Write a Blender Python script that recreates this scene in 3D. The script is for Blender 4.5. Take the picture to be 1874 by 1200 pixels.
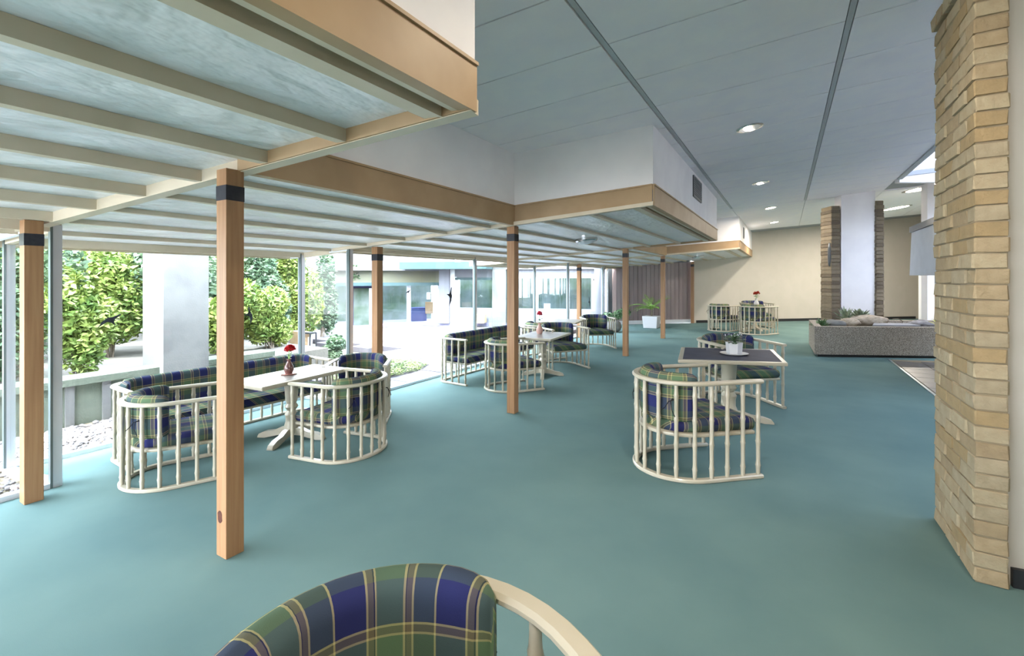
import bpy, bmesh, math, random
from mathutils import Vector, Matrix, noise
PI = math.pi
random.seed(7)
for o in list(bpy.data.objects): bpy.data.objects.remove(o)
SC = bpy.context.scene
C = SC.collection

# ---------------------------------------------------------------- camera, world, sun, exposure
cam_d = bpy.data.cameras.new('camera')
cam_d.sensor_width = 36.0
cam_d.lens = 850.0 / 1874.0 * 36.0
cam_d.shift_y = -90.0 / 1874.0          # a shift lens: level camera, horizon above the middle
cam_d.clip_start = 0.05
cam_d.clip_end = 300
CAM = bpy.data.objects.new('camera', cam_d)
C.objects.link(CAM)
YAW = math.atan2(501, 850)
CAM.location = (0, 0, 1.5)
CAM.rotation_euler = (PI / 2, 0, YAW)
SC.camera = CAM
W = bpy.data.worlds.new('world')
SC.world = W
W.use_nodes = True
wn = W.node_tree
for n in list(wn.nodes): wn.nodes.remove(n)
wo = wn.nodes.new('ShaderNodeOutputWorld')
wb = wn.nodes.new('ShaderNodeBackground')
wg = wn.nodes.new('ShaderNodeTexGradient')
wm = wn.nodes.new('ShaderNodeMapping')
wc = wn.nodes.new('ShaderNodeTexCoord')
wr = wn.nodes.new('ShaderNodeValToRGB')
wm.inputs['Rotation'].default_value = (0, PI / 2, 0)
wn.links.new(wc.outputs['Generated'], wm.inputs['Vector'])
wn.links.new(wm.outputs['Vector'], wg.inputs['Vector'])
wn.links.new(wg.outputs['Fac'], wr.inputs['Fac'])
wn.links.new(wr.outputs['Color'], wb.inputs['Color'])
wn.links.new(wb.outputs['Background'], wo.inputs['Surface'])
wr.color_ramp.elements[0].color = (0.88, 0.93, 1.0, 1)
wr.color_ramp.elements[1].color = (0.74, 0.85, 1.0, 1)
wb.inputs['Strength'].default_value = 4.2
sun_d = bpy.data.lights.new('sun', 'SUN')
sun_d.energy = 1.7
sun_d.angle = math.radians(3)
sun_d.color = (1.0, 0.96, 0.88)
SUN = bpy.data.objects.new('sun', sun_d)
C.objects.link(SUN)
SUN.rotation_euler = Vector((0.12, -1.0, 1.25)).to_track_quat('Z', 'Y').to_euler()
SUN.location = (0, 0, 12)
SC.view_settings.view_transform = 'Standard'
SC.view_settings.look = 'None'
SC.view_settings.gamma = 1.0
SC.view_settings.use_curve_mapping = False
SC.view_settings.exposure = 2.42
SC.cycles.max_bounces = 10
SC.cycles.diffuse_bounces = 6
SC.cycles.transparent_max_bounces = 24
SC.cycles.sample_clamp_indirect = 6.0
SC.cycles.use_denoising = True

# ---------------------------------------------------------------- materials
MATS = {}
def srgb(r, g, b):
    f = lambda v: (v / 255 / 12.92) if v / 255 <= 0.04045 else ((v / 255 + 0.055) / 1.055) ** 2.4
    return (f(r), f(g), f(b), 1)
def mat(name, col, rough=0.6, col2=None, scale=8.0, detail=3.0, bump=0.0, bscale=None, metal=0.0, spec=0.4, stretch=(1, 1, 1), emit=0.0, ramp=(0.35, 0.65), coat=0.0, bdist=.02):
    m = bpy.data.materials.new(name); m.use_nodes = True
    nt = m.node_tree; b = nt.nodes['Principled BSDF']
    b.inputs['Base Color'].default_value = col
    b.inputs['Roughness'].default_value = rough
    b.inputs['Metallic'].default_value = metal
    b.inputs['Specular IOR Level'].default_value = spec
    b.inputs['Coat Weight'].default_value = coat
    tc = nt.nodes.new('ShaderNodeTexCoord'); mp = nt.nodes.new('ShaderNodeMapping')
    mp.inputs['Scale'].default_value = stretch
    nt.links.new(tc.outputs['Object'], mp.inputs['Vector'])
    if col2 is not None:
        n = nt.nodes.new('ShaderNodeTexNoise'); n.inputs['Scale'].default_value = scale; n.inputs['Detail'].default_value = detail
        nt.links.new(mp.outputs['Vector'], n.inputs['Vector'])
        r = nt.nodes.new('ShaderNodeValToRGB')
        r.color_ramp.elements[0].position = ramp[0]; r.color_ramp.elements[1].position = ramp[1]
        r.color_ramp.elements[0].color = col; r.color_ramp.elements[1].color = col2
        nt.links.new(n.outputs['Fac'], r.inputs['Fac']); nt.links.new(r.outputs['Color'], b.inputs['Base Color'])
    if bump:
        n2 = nt.nodes.new('ShaderNodeTexNoise'); n2.inputs['Scale'].default_value = bscale or scale * 3; n2.inputs['Detail'].default_value = 4
        nt.links.new(mp.outputs['Vector'], n2.inputs['Vector'])
        bp = nt.nodes.new('ShaderNodeBump'); bp.inputs['Strength'].default_value = bump; bp.inputs['Distance'].default_value = bdist
        nt.links.new(n2.outputs['Fac'], bp.inputs['Height']); nt.links.new(bp.outputs['Normal'], b.inputs['Normal'])
    if emit:
        b.inputs['Emission Color'].default_value = col; b.inputs['Emission Strength'].default_value = emit
    MATS[name] = m
    return m
mat('carpet', srgb(91, 116, 116), 0.95, srgb(102, 126, 124), 1.2, 6, 0.06, 260, spec=0.08)
mat('post_wood', srgb(148, 109, 77), 0.45, srgb(165, 127, 92), 3, 6, 0.05, 30, stretch=(14, 14, 0.6), spec=0.3)
mat('tan_paint', srgb(163, 134, 100), 0.5, srgb(172, 144, 110), 4, 3)
mat('batten_paint', srgb(199, 185, 162), 0.5, srgb(209, 195, 174), 4, 3)
mat('soffit_plaster', srgb(234, 234, 240), 0.28, srgb(240, 240, 240), 2, 5, 1.0, 5, stretch=(1, 0.5, 1), spec=0.5, bdist=.07)
mat('slot_tan', srgb(150, 126, 94), 0.7)
mat('white_plaster', srgb(234, 231, 234), 0.8, srgb(240, 237, 239), 3, 2, 0.03, 120)
mat('cream_plaster', srgb(188, 183, 173), 0.8, srgb(192, 186, 177), 3, 2, 0.04, 90)
mat('ceiling_tile', srgb(235, 233, 240), 0.85, srgb(239, 237, 240), 5, 3, 0.08, 160)
mat('ceiling_joint', srgb(150, 154, 160), 0.7)
mat('ceiling_rail', srgb(176, 180, 184), 0.5)
mat('dark_base', srgb(38, 40, 44), 0.5)
mat('black_band', srgb(29, 30, 41), 0.5, srgb(40, 41, 49), 30, 2)
mat('cream_lacquer', srgb(178, 169, 149), 0.32, srgb(184, 176, 159), 5, 3, spec=0.5, coat=0.2)
mat('table_top', srgb(126, 123, 119), 0.3, srgb(166, 159, 151), 6, 4, spec=0.6)
mat('table_dark', srgb(58, 60, 74), 0.6, srgb(66, 68, 82), 6, 3, spec=0.12)
mat('cord', srgb(24, 26, 34), 0.8)
mat('alu', srgb(213, 215, 224), 0.35, metal=0.55, spec=0.5)
mat('alu_dark', srgb(104, 116, 118), 0.4, metal=0.4)
mat('concrete', srgb(102, 103, 103), 0.9, srgb(119, 120, 119), 2.5, 6, 0.15, 60)
mat('mossy_concrete', srgb(85, 95, 83), 0.95, srgb(109, 116, 105), 2.0, 7, 0.3, 40)
mat('aggregate', srgb(110, 102, 92), 0.95, srgb(186, 176, 164), 95, 3, 0.6, 90, ramp=(0.4, 0.62))
mat('pale_ground', srgb(105, 101, 95), 1.0, srgb(121, 118, 111), 3, 5, 0.3, 30)
mat('soil', srgb(84, 74, 60), 1.0, srgb(130, 122, 104), 12, 6, 0.5, 40)
mat('pebble', srgb(140, 137, 139), 0.85, srgb(91, 87, 85), 3.1, 2, ramp=(0.3, 0.75))
mat('pebble_pink', srgb(190, 160, 152), 0.85, srgb(216, 206, 200), 4.1, 2)
mat('stone', srgb(140, 128, 112), 0.85, srgb(172, 160, 146), 5, 5, 0.2, 30)
mat('paver', srgb(85, 82, 89), 0.9, srgb(102, 99, 104), 1.7, 5, 0.1, 40)
mat('leaf', srgb(80, 110, 48), 0.55, srgb(145, 158, 81), 5.0, 4)
mat('leaf_blue', srgb(57, 83, 62), 0.55, srgb(110, 132, 100), 5.0, 4)
mat('leaf_dark', srgb(52, 84, 56), 0.5, srgb(96, 130, 84), 20.0, 3)
mat('leaf_grey', srgb(96, 112, 92), 0.6, srgb(140, 152, 128), 20.0, 3)
mat('leaf_palm', srgb(96, 140, 56), 0.45, srgb(148, 186, 84), 20.0, 3)
mat('leaf_yellow', srgb(170, 170, 70), 0.5, srgb(200, 196, 100), 20.0, 3)
mat('bark', srgb(96, 86, 76), 0.9, srgb(130, 120, 106), 20, 4)
mat('petal_red', srgb(190, 22, 34), 0.6, srgb(214, 40, 48), 40, 2)
mat('petal_pink', srgb(206, 52, 76), 0.6, srgb(220, 80, 100), 40, 2)
mat('petal_rust', srgb(170, 46, 30), 0.6, srgb(190, 66, 44), 40, 2)
mat('vase_brown', srgb(92, 60, 58), 0.18, srgb(120, 84, 78), 20, 2, spec=0.7)
mat('vase_clay', srgb(190, 150, 140), 0.4)
mat('saucer_pink', srgb(206, 140, 128), 0.4)
mat('white_glaze', srgb(201, 201, 204), 0.25, spec=0.6)
mat('white_frame', srgb(226, 228, 234), 0.5)
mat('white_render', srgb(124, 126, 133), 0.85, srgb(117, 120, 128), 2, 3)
mat('lavender_paint', srgb(126, 126, 155), 0.8)
mat('teal_metal', srgb(49, 74, 77), 0.5, srgb(60, 83, 86), 3, 2)
mat('blue_paint', srgb(48, 56, 100), 0.6)
mat('room_reflection', srgb(98, 107, 105), 0.9, srgb(58, 77, 61), 2.2, 5)  # dark room tone; green noise paints greenery reflected in the panes
mat('mauve_board', srgb(132, 118, 122), 0.35, srgb(158, 144, 146), 2, 4, stretch=(1, 1, 0.2), spec=0.5)
mat('pink_board', srgb(196, 172, 168), 0.5)
mat('dark_tile', srgb(62, 64, 70), 0.35, srgb(84, 84, 88), 5, 6, 0.15, 30)
mat('steel_strip', srgb(150, 165, 172), 0.3, metal=0.6)
mat('hood_grey', srgb(168, 176, 188), 0.35, srgb(176, 184, 196), 5, 3, spec=0.5)
mat('hood_trim', srgb(88, 92, 96), 0.4, metal=0.3)
mat('vent_dark', srgb(74, 78, 82), 0.6)
mat('vent_slat', srgb(128, 132, 136), 0.5)
mat('chrome', srgb(210, 212, 216), 0.15, metal=0.9)
mat('sticker_black', srgb(40, 44, 54), 0.7)
mat('knot_brown', srgb(84, 36, 17), 0.7, srgb(60, 25, 12), 60, 3)
mat('tan_board', srgb(196, 168, 134), 0.7, srgb(184, 154, 118), 6, 3)
mat('brown_board', srgb(150, 118, 84), 0.6)
mat('clerestory_reflection', srgb(111, 110, 98), 0.5, srgb(118, 117, 95), 2.5, 4)  # foliage reflected in the clerestory, put into the colour
mat('lamp_white', srgb(255, 240, 214), 0.5, emit=6.0)
mat('lamp_off', srgb(214, 220, 228), 0.3, spec=0.6)
for i, (a, b_) in enumerate([((152, 134, 106), (164, 146, 118)), ((156, 134, 100), (146, 126, 94)), ((150, 136, 112), (162, 148, 124)), ((166, 152, 126), (158, 142, 116)), ((144, 126, 100), (154, 136, 108))]):
    mat('brick_%d' % i, srgb(*a), 0.8, srgb(*b_), 14, 5, 0.35, 45)
mat('mortar', srgb(140, 126, 104), 0.95)
for i, (a, b_) in enumerate([((110, 99, 84), (124, 112, 95)), ((96, 86, 73), (110, 98, 83)), ((122, 111, 94), (134, 121, 103))]):
    mat('slab_brick_%d' % i, srgb(*a), 0.85, srgb(*b_), 14, 4, 0.2, 45)

def glass_mat(name, tint, refl):
    m = bpy.data.materials.new(name); m.use_nodes = True; nt = m.node_tree
    for n in list(nt.nodes): nt.nodes.remove(n)
    out = nt.nodes.new('ShaderNodeOutputMaterial'); tr = nt.nodes.new('ShaderNodeBsdfTransparent'); gl = nt.nodes.new('ShaderNodeBsdfGlossy')
    mx = nt.nodes.new('ShaderNodeMixShader'); fr = nt.nodes.new('ShaderNodeFresnel'); mu = nt.nodes.new('ShaderNodeMath'); mu.operation = 'MULTIPLY'; mu.inputs[1].default_value = refl
    tr.inputs['Color'].default_value = tint; gl.inputs['Roughness'].default_value = 0.02; fr.inputs['IOR'].default_value = 1.5
    ge = nt.nodes.new('ShaderNodeNewGeometry'); iv = nt.nodes.new('ShaderNodeMath'); iv.operation = 'SUBTRACT'; iv.inputs[0].default_value = 1.0
    nt.links.new(ge.outputs['Backfacing'], iv.inputs[1]); m3 = nt.nodes.new('ShaderNodeMath'); m3.operation = 'MULTIPLY'
    nt.links.new(fr.outputs['Fac'], mu.inputs[0]); nt.links.new(mu.outputs[0], m3.inputs[0]); nt.links.new(iv.outputs[0], m3.inputs[1]); nt.links.new(m3.outputs[0], mx.inputs['Fac'])
    nt.links.new(tr.outputs[0], mx.inputs[1]); nt.links.new(gl.outputs[0], mx.inputs[2]); nt.links.new(mx.outputs[0], out.inputs['Surface'])
    MATS[name] = m
glass_mat('glass', (0.98, 0.995, 0.992, 1), 0.55)
glass_mat('glass_far', (0.86, 0.91, 0.94, 1), 2.0)

def plaid_mat(name, light=1.0):
    m = bpy.data.materials.new(name); m.use_nodes = True; nt = m.node_tree; b = nt.nodes['Principled BSDF']
    b.inputs['Roughness'].default_value = 0.9; b.inputs['Specular IOR Level'].default_value = 0.15
    uv = nt.nodes.new('ShaderNodeUVMap'); sp = nt.nodes.new('ShaderNodeSeparateXYZ'); nt.links.new(uv.outputs['UV'], sp.inputs[0])
    def band(sock, stops, period, off):
        a = nt.nodes.new('ShaderNodeMath'); a.operation = 'ADD'; a.inputs[1].default_value = off; nt.links.new(sock, a.inputs[0])
        d = nt.nodes.new('ShaderNodeMath'); d.operation = 'DIVIDE'; d.inputs[1].default_value = period; nt.links.new(a.outputs[0], d.inputs[0])
        f = nt.nodes.new('ShaderNodeMath'); f.operation = 'FRACT'; nt.links.new(d.outputs[0], f.inputs[0])
        r = nt.nodes.new('ShaderNodeValToRGB'); r.color_ramp.interpolation = 'CONSTANT'
        e = r.color_ramp.elements
        e[0].position = 0; e[0].color = stops[0][1]; e[1].position = stops[1][0]; e[1].color = stops[1][1]
        for p, c in stops[2:]:
            x = e.new(p); x.color = c
        nt.links.new(f.outputs[0], r.inputs['Fac']); return r.outputs['Color']
    L = lambda *c: tuple(min(1, v * light) for v in srgb(*c)[:3]) + (1,)
    navy, olive, yel, grn, blk, dgr = L(46, 50, 100), L(114, 106, 84), L(198, 186, 132), L(96, 122, 92), L(34, 38, 56), L(72, 88, 84)
    U = [(0, navy), (0.30, yel), (0.318, olive), (0.375, blk), (0.385, yel), (0.40, grn), (0.66, yel), (0.68, blk), (0.69, olive), (0.745, yel), (0.765, dgr), (0.98, yel)]
    V = [(0, navy), (0.34, yel), (0.36, olive), (0.42, yel), (0.44, grn), (0.72, yel), (0.74, olive), (0.79, yel), (0.81, dgr)]
    cu = band(sp.outputs['X'], U, 0.27, 0.0); cv = band(sp.outputs['Y'], V, 0.27, 0.16)
    mx = nt.nodes.new('ShaderNodeMixRGB'); mx.blend_type = 'MIX'; mx.inputs['Fac'].default_value = 0.5
    nt.links.new(cu, mx.inputs[1]); nt.links.new(cv, mx.inputs[2])
    nz = nt.nodes.new('ShaderNodeTexNoise'); nz.inputs['Scale'].default_value = 400; nt.links.new(uv.outputs['UV'], nz.inputs['Vector'])
    bp = nt.nodes.new('ShaderNodeBump'); bp.inputs['Strength'].default_value = 0.2; bp.inputs['Distance'].default_value = 0.003
    nt.links.new(nz.outputs['Fac'], bp.inputs['Height']); nt.links.new(bp.outputs['Normal'], b.inputs['Normal'])
    nt.links.new(mx.outputs[0], b.inputs['Base Color'])
    MATS[name] = m
plaid_mat('plaid', 0.8)

# ---------------------------------------------------------------- mesh helpers
class MB:
    def __init__(s): s.v = []; s.f = []; s.uv = []
    def vert(s, p, uv=(0, 0)):
        s.v.append(tuple(p)); s.uv.append(uv); return len(s.v) - 1
    def hexa(s, b, t):
        """b, t: four corner points each, same winding (counter-clockwise seen from above)"""
        i = [s.vert(p, (p[0], p[1])) for p in b]; j = [s.vert(p, (p[0], p[1])) for p in t]
        s.f.append(i[::-1]); s.f.append(j)
        for k in range(4): s.f.append([i[k], i[(k + 1) % 4], j[(k + 1) % 4], j[k]])
    def box(s, x0, x1, y0, y1, z0, z1):
        s.hexa([(x0, y0, z0), (x1, y0, z0), (x1, y1, z0), (x0, y1, z0)], [(x0, y0, z1), (x1, y0, z1), (x1, y1, z1), (x0, y1, z1)])
    def bar(s, a, b, w, h0, h1, n=None):
        """upright-sided bar from a to b (points with z); w = width across; bottom z+h0, top z+h1"""
        a, b = Vector(a), Vector(b); d = Vector((b.x - a.x, b.y - a.y, 0)).normalized(); q = Vector((-d.y, d.x, 0)) * w / 2
        s.hexa([a - q + Vector((0, 0, h0)), b - q + Vector((0, 0, h0)), b + q + Vector((0, 0, h0)), a + q + Vector((0, 0, h0))],
               [a - q + Vector((0, 0, h1)), b - q + Vector((0, 0, h1)), b + q + Vector((0, 0, h1)), a + q + Vector((0, 0, h1))])
    def lathe(s, prof, n=12, at=(0, 0, 0), cap=True):
        rows = []
        for r, z in prof:
            rows.append([s.vert((at[0] + r * math.cos(2 * PI * k / n), at[1] + r * math.sin(2 * PI * k / n), at[2] + z)) for k in range(n)])
        for a, b in zip(rows, rows[1:]):
            for k in range(n): s.f.append([a[k], a[(k + 1) % n], b[(k + 1) % n], b[k]])
        if cap: s.f.append(rows[0][::-1]); s.f.append(rows[-1])
    def tube(s, pts, r, n=6, r2=None):
        pts = [Vector(p) for p in pts]; rows = []; m = len(pts)
        up = Vector((0, 0, 1)); prev = None
        for i, p in enumerate(pts):
            t = (pts[min(i + 1, m - 1)] - pts[max(i - 1, 0)]).normalized()
            a = t.cross(up if abs(t.z) < 0.95 else Vector((1, 0, 0))).normalized()
            if prev is not None and a.dot(prev) < 0: a = -a
            prev = a; b = t.cross(a)
            rr = r if r2 is None else r + (r2 - r) * i / (m - 1)
            rows.append([s.vert(p + (a * math.cos(2 * PI * k / n) + b * math.sin(2 * PI * k / n)) * rr) for k in range(n)])
        for a, b in zip(rows, rows[1:]):
            for k in range(n): s.f.append([a[k], a[(k + 1) % n], b[(k + 1) % n], b[k]])
        s.f.append(rows[0][::-1]); s.f.append(rows[-1])
    def sweep(s, path, prof):
        """path: [(x,y)] ; prof: closed [(offset to the outside, z)]; uv = (arc length, profile length)"""
        n = len(path); rows = []; L = 0
        pl = [0]
        for i in range(len(prof)):
            a, b = prof[i], prof[(i + 1) % len(prof)]; pl.append(pl[-1] + math.hypot(a[0] - b[0], a[1] - b[1]))
        for i, p in enumerate(path):
            if i: L += math.hypot(p[0] - path[i - 1][0], p[1] - path[i - 1][1])
            a = path[max(i - 1, 0)]; b = path[min(i + 1, n - 1)]
            dx, dy = b[0] - a[0], b[1] - a[1]; l = math.hypot(dx, dy); nx, ny = -dy / l, dx / l
            pr = prof(i / (n - 1)) if callable(prof) else prof
            rows.append([s.vert((p[0] + nx * o, p[1] + ny * o, z), (L, pl[k])) for k, (o, z) in enumerate(pr)])
        m = len(rows[0])
        for a, b in zip(rows, rows[1:]):
            for k in range(m): s.f.append([a[k], b[k], b[(k + 1) % m], a[(k + 1) % m]])
        s.f.append(rows[0]); s.f.append(rows[-1][::-1])
    def mesh(s, name, m, smooth=None):
        me = bpy.data.meshes.new(name)
        me.from_pydata(s.v, [], s.f)
        uvl = me.uv_layers.new(name='UVMap')
        li = [0] * len(me.loops); me.loops.foreach_get('vertex_index', li)
        flat = []
        for i in li: flat.extend(s.uv[i])
        uvl.data.foreach_set('uv', flat)
        for mm in (m if isinstance(m, (list, tuple)) else [m]): me.materials.append(MATS[mm])
        if smooth is not None:
            me.polygons.foreach_set('use_smooth', [True] * len(me.polygons))
            me.set_sharp_from_angle(angle=math.radians(smooth))
        me.update()
        return me
    def fix(s, me):
        bm = bmesh.new(); bm.from_mesh(me); bmesh.ops.recalc_face_normals(bm, faces=bm.faces); bm.to_mesh(me); bm.free(); return me

def link(name, me, parent=None, loc=None):
    o = bpy.data.objects.new(name, me); C.objects.link(o)
    if parent is not None: o.parent = parent
    if loc is not None: o.location = loc
    return o
def build(mb, name, m, parent=None, smooth=None, loc=None):
    return link(name, mb.fix(mb.mesh(name, m, smooth)), parent, loc)
def empty(name, loc=(0, 0, 0), rz=0, scale=1):
    o = bpy.data.objects.new(name, None); C.objects.link(o); o.location = loc; o.rotation_euler = (0, 0, rz); o.scale = (scale,) * 3
    o.empty_display_size = 0.1
    return o
def tag(o, label=None, cat=None, group=None, kind=None):
    if label: o['label'] = label
    if cat: o['category'] = cat
    if group: o['group'] = group
    if kind: o['kind'] = kind
    return o
def struct(o, label=None, cat=None): return tag(o, label, cat, None, 'structure')
def copy_tree(o, parent=None):
    c = o.copy(); C.objects.link(c); c.parent = parent
    for ch in list(o.children): copy_tree(ch, c)
    return c
def interp(t, x):
    if x <= t[0][0]: return t[0][1]
    for (a, b), (c, d) in zip(t, t[1:]):
        if x <= c: return b + (d - b) * (x - a) / (c - a)
    return t[-1][1]
KT = [(0, 0.15), (1.47, 0.17), (4.42, 0.272), (9.1, 0.55), (12, 0.72), (17, 0.88)]
def cr(x, y0):
    """the rooms' cross lines are not square to the long axis: Y of cross line y0 at x"""
    return y0 + interp(KT, y0) * (x + 2.6)
def zs(x): return 2.09 + 0.113 * (x + 2.6)          # underside of the low timber canopy, falling to the garden
def zc(x): return 2.876 + 0.137 * (x + 2.6)         # main ceiling
def bevel(o, w=0.004, seg=2):
    md = o.modifiers.new('bevel', 'BEVEL'); md.width = w; md.segments = seg; md.limit_method = 'ANGLE'

# ================================================================ STRUCTURE
def poly_slab(pts, z0, z1):
    mb = MB(); n = len(pts)
    i = [mb.vert((x, y, z0)) for x, y in pts]; j = [mb.vert((x, y, z1)) for x, y in pts]
    mb.f.append(i[::-1]); mb.f.append(j)
    for k in range(n): mb.f.append([i[k], i[(k + 1) % n], j[(k + 1) % n], j[k]])
    return mb
fl = [(6, -3), (6, 24.3), (4.28, 22.86), (-2.68, 16.75), (-5.05, 14.7), (-4.58, 13.0), (-4.58, 10.53), (-5.22, 9.98), (-5.22, 7.66), (-4.58, 8.01), (-4.58, 3.90), (-5.20, 3.71), (-5.20, 1.13), (-4.56, 1.23), (-4.56, -3)]
FLOOR = struct(build(poly_slab(fl, -0.12, 0.0), 'floor', 'carpet'), 'teal green carpet covering the whole lounge floor', 'floor')

# main ceiling: backing plate, then panels hung just under it, with rails between the strips
cb = MB()
def zq(x, y, d=0): return (x, y, zc(x) + d)
cb.hexa([zq(-2.66, -3, .03), zq(1.95, -3, .03), zq(1.95, cr(1.95, 9.3), .03), zq(-2.66, cr(-2.66, 9.3), .03)],
        [zq(-2.66, -3, .12), zq(1.95, -3, .12), zq(1.95, cr(1.95, 9.3), .12), zq(-2.66, cr(-2.66, 9.3), .12)])
cb.hexa([zq(-2.66, cr(-2.66, 9.3), .03), zq(6, cr(6, 9.3), .03), zq(6, 24.3, .03), zq(-2.66, 17.2, .03)],
        [zq(-2.66, cr(-2.66, 9.3), .12), zq(6, cr(6, 9.3), .12), zq(6, 24.3, .12), zq(-2.66, 17.2, .12)])
cb.hexa([zq(1.95, -3, .03), zq(6, -3, .03), zq(6, 3.5, .03), zq(1.95, 3.5, .03)], [zq(1.95, -3, .12), zq(6, -3, .12), zq(6, 3.5, .12), zq(1.95, 3.5, .12)])
CEIL = struct(build(cb, 'ceiling', 'ceiling_joint'), 'grey panelled main ceiling with thin seams', 'ceiling')
def crc(x, y): return y + interp([(2, .15), (4, .17), (9, .5), (17, .8)], y) * (x + 1.06)
strips = [(-2.62, -1.085), (-1.035, 0.355), (0.405, 1.90)]
ys = [-2.9 + 0.66 * k for k in range(0, 23)]
for a, b in strips:
    for y0, y1 in zip(ys, ys[1:]):
        if y0 > 12.2: break
        mb = MB(); g = 0.006
        mb.hexa([zq(a, crc(a, y0) + g, .0), zq(b, crc(b, y0) + g, .0), zq(b, crc(b, y1) - g, .0), zq(a, crc(a, y1) - g, .0)],
                [zq(a, crc(a, y0) + g, .03), zq(b, crc(b, y0) + g, .03), zq(b, crc(b, y1) - g, .03), zq(a, crc(a, y1) - g, .03)])
        build(mb, 'ceiling_panel', 'ceiling_tile', CEIL)
for x in (-1.06, 0.38):
    mb = MB(); mb.bar(zq(x, -2.9), zq(x, crc(x, ys[-1])), 0.036, 0.004, 0.035); build(mb, 'ceiling_rail', 'ceiling_rail', CEIL)
for a, b in [(-2.62, -1.06), (-1.05, 0.38), (0.39, 1.9), (1.91, 3.5), (3.51, 5.9)]:
    y0 = crc(a, ys[-1]) + .02; y1 = crc(b, ys[-1]) + .02
    mb = MB(); mb.hexa([zq(a, y0), zq(b, y1), zq(b, 18.0 + b * .87), zq(a, 18.0 + a * .87)], [zq(a, y0, .03), zq(b, y1, .03), zq(b, 18.0 + b * .87, .03), zq(a, 18.0 + a * .87, .03)])
    build(mb, 'ceiling_panel', 'ceiling_warm' if 'ceiling_warm' in MATS else 'ceiling_tile', CEIL)
mb = MB(); mb.bar(zq(1.95, -3), zq(1.95, cr(1.95, 9.3)), 0.08, -0.03, 0.16); build(mb, 'trim_1', 'ceiling_rail', CEIL)

# walls
def wall(name, p0, p1, th, z0, t0, t1, m, label, cat='wall'):
    """vertical slab from p0 to p1, thickness th to the left of the direction, tops t0/t1"""
    d = Vector((p1[0] - p0[0], p1[1] - p0[1], 0)).normalized(); n = Vector((-d.y, d.x, 0)) * th
    mb = MB(); a = Vector((p0[0], p0[1], 0)); b = Vector((p1[0], p1[1], 0))
    def Z(v, z): return (v.x, v.y, z)
    mb.hexa([Z(a, z0), Z(b, z0), Z(b + n, z0), Z(a + n, z0)], [Z(a, t0), Z(b, t1), Z(b + n, t1), Z(a + n, t0)])
    return struct(build(mb, name, m), label, cat)
wall('wall_back', (-2.68, 16.75), (4.28, 22.86), 0.15, 0, 2.95, 4.05, 'cream_plaster', 'pale cream plaster back wall of the lounge')
mb = MB(); mb.bar((-2.62, 16.79, 0), (4.2, 22.77, 0), 0.04, 0, 0.09); struct(build(mb, 'baseboard_back', 'dark_base'), 'dark skirting along the back wall', 'baseboard')
wall('wall_right', (6, -3), (6, 24.3), -0.15, 0, 5.6, 5.6, 'cream_plaster', 'white side wall beyond the hearth')
# rear wall behind the camera, with an unglazed garden-side opening sized to limit the daylight
wall('wall_rear_right', (-1.6, -3.0), (6, -3.0), -0.15, 0, 3.0, 4.1, 'white_plaster', 'white wall closing the lounge behind the camera')
wall('wall_rear_top', (-4.56, -3.0), (-1.6, -3.0), -0.15, 2.0, 2.75, 3.1, 'white_plaster', 'white wall above the unseen rear opening')
wall('wall_alcove', (4.28, 22.86), (6, 24.3), 0.15, 0, 4.2, 4.4, 'cream_plaster', 'cream wall closing the far alcove')
wall('wall_lightwell_back', (1.95, cr(1.95, 9.3) + .02), (6, cr(6, 9.3) + .02), 0.12, 3.42, 5.6, 5.6, 'white_plaster', 'white upper wall at the far end of the lightwell')
wall('wall_lightwell_side', (1.93, 3.9), (1.93, cr(1.93, 9.3)), 0.1, 3.50, 5.6, 5.6, 'white_plaster', 'white upper wall above the ceiling edge')
mt = bpy.data.materials.new('frosted'); mt.use_nodes = True; nt_ = mt.node_tree
for n_ in list(nt_.nodes): nt_.nodes.remove(n_)
oo = nt_.nodes.new('ShaderNodeOutputMaterial'); tt = nt_.nodes.new('ShaderNodeBsdfTranslucent'); tt.inputs['Color'].default_value = (.5, .52, .56, 1); nt_.links.new(tt.outputs[0], oo.inputs['Surface']); MATS['frosted'] = mt
SKL = empty('window_skylight', (0, 0, 0)); struct(SKL, 'unseen frosted skylight added to soften sun in the lightwell over the hearth', 'skylight')  # out-of-view panes added to diffuse sun entering the lightwell
for k_ in range(3):
    mb = MB(); mb.box(1.93 + k_ * 1.36, 1.93 + (k_ + 1) * 1.36 - .03, 3.9, 13.0, 5.56, 5.57); build(mb, 'pane', 'frosted', SKL)
# block wall behind the brick end
mb = MB(); mb.hexa([(0.93, 3.20, 0), (6, 3.20 + .6, 0), (6, 3.98 + .6, 0), (0.93, 3.83, 0)], [(0.93, 3.20, 5.6), (6, 3.80, 5.6), (6, 4.58, 5.6), (0.93, 3.83, 5.6)])
struct(build(mb, 'wall_front', 'cream_plaster'), 'cream plaster wall running on from the brick wall end', 'wall')
mb = MB(); mb.bar((0.95, 3.19, 0), (3.2, 3.455, 0), 0.025, 0, 0.09); struct(build(mb, 'baseboard_front', 'dark_base'), 'black skirting at the foot of the cream wall', 'baseboard')

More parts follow.
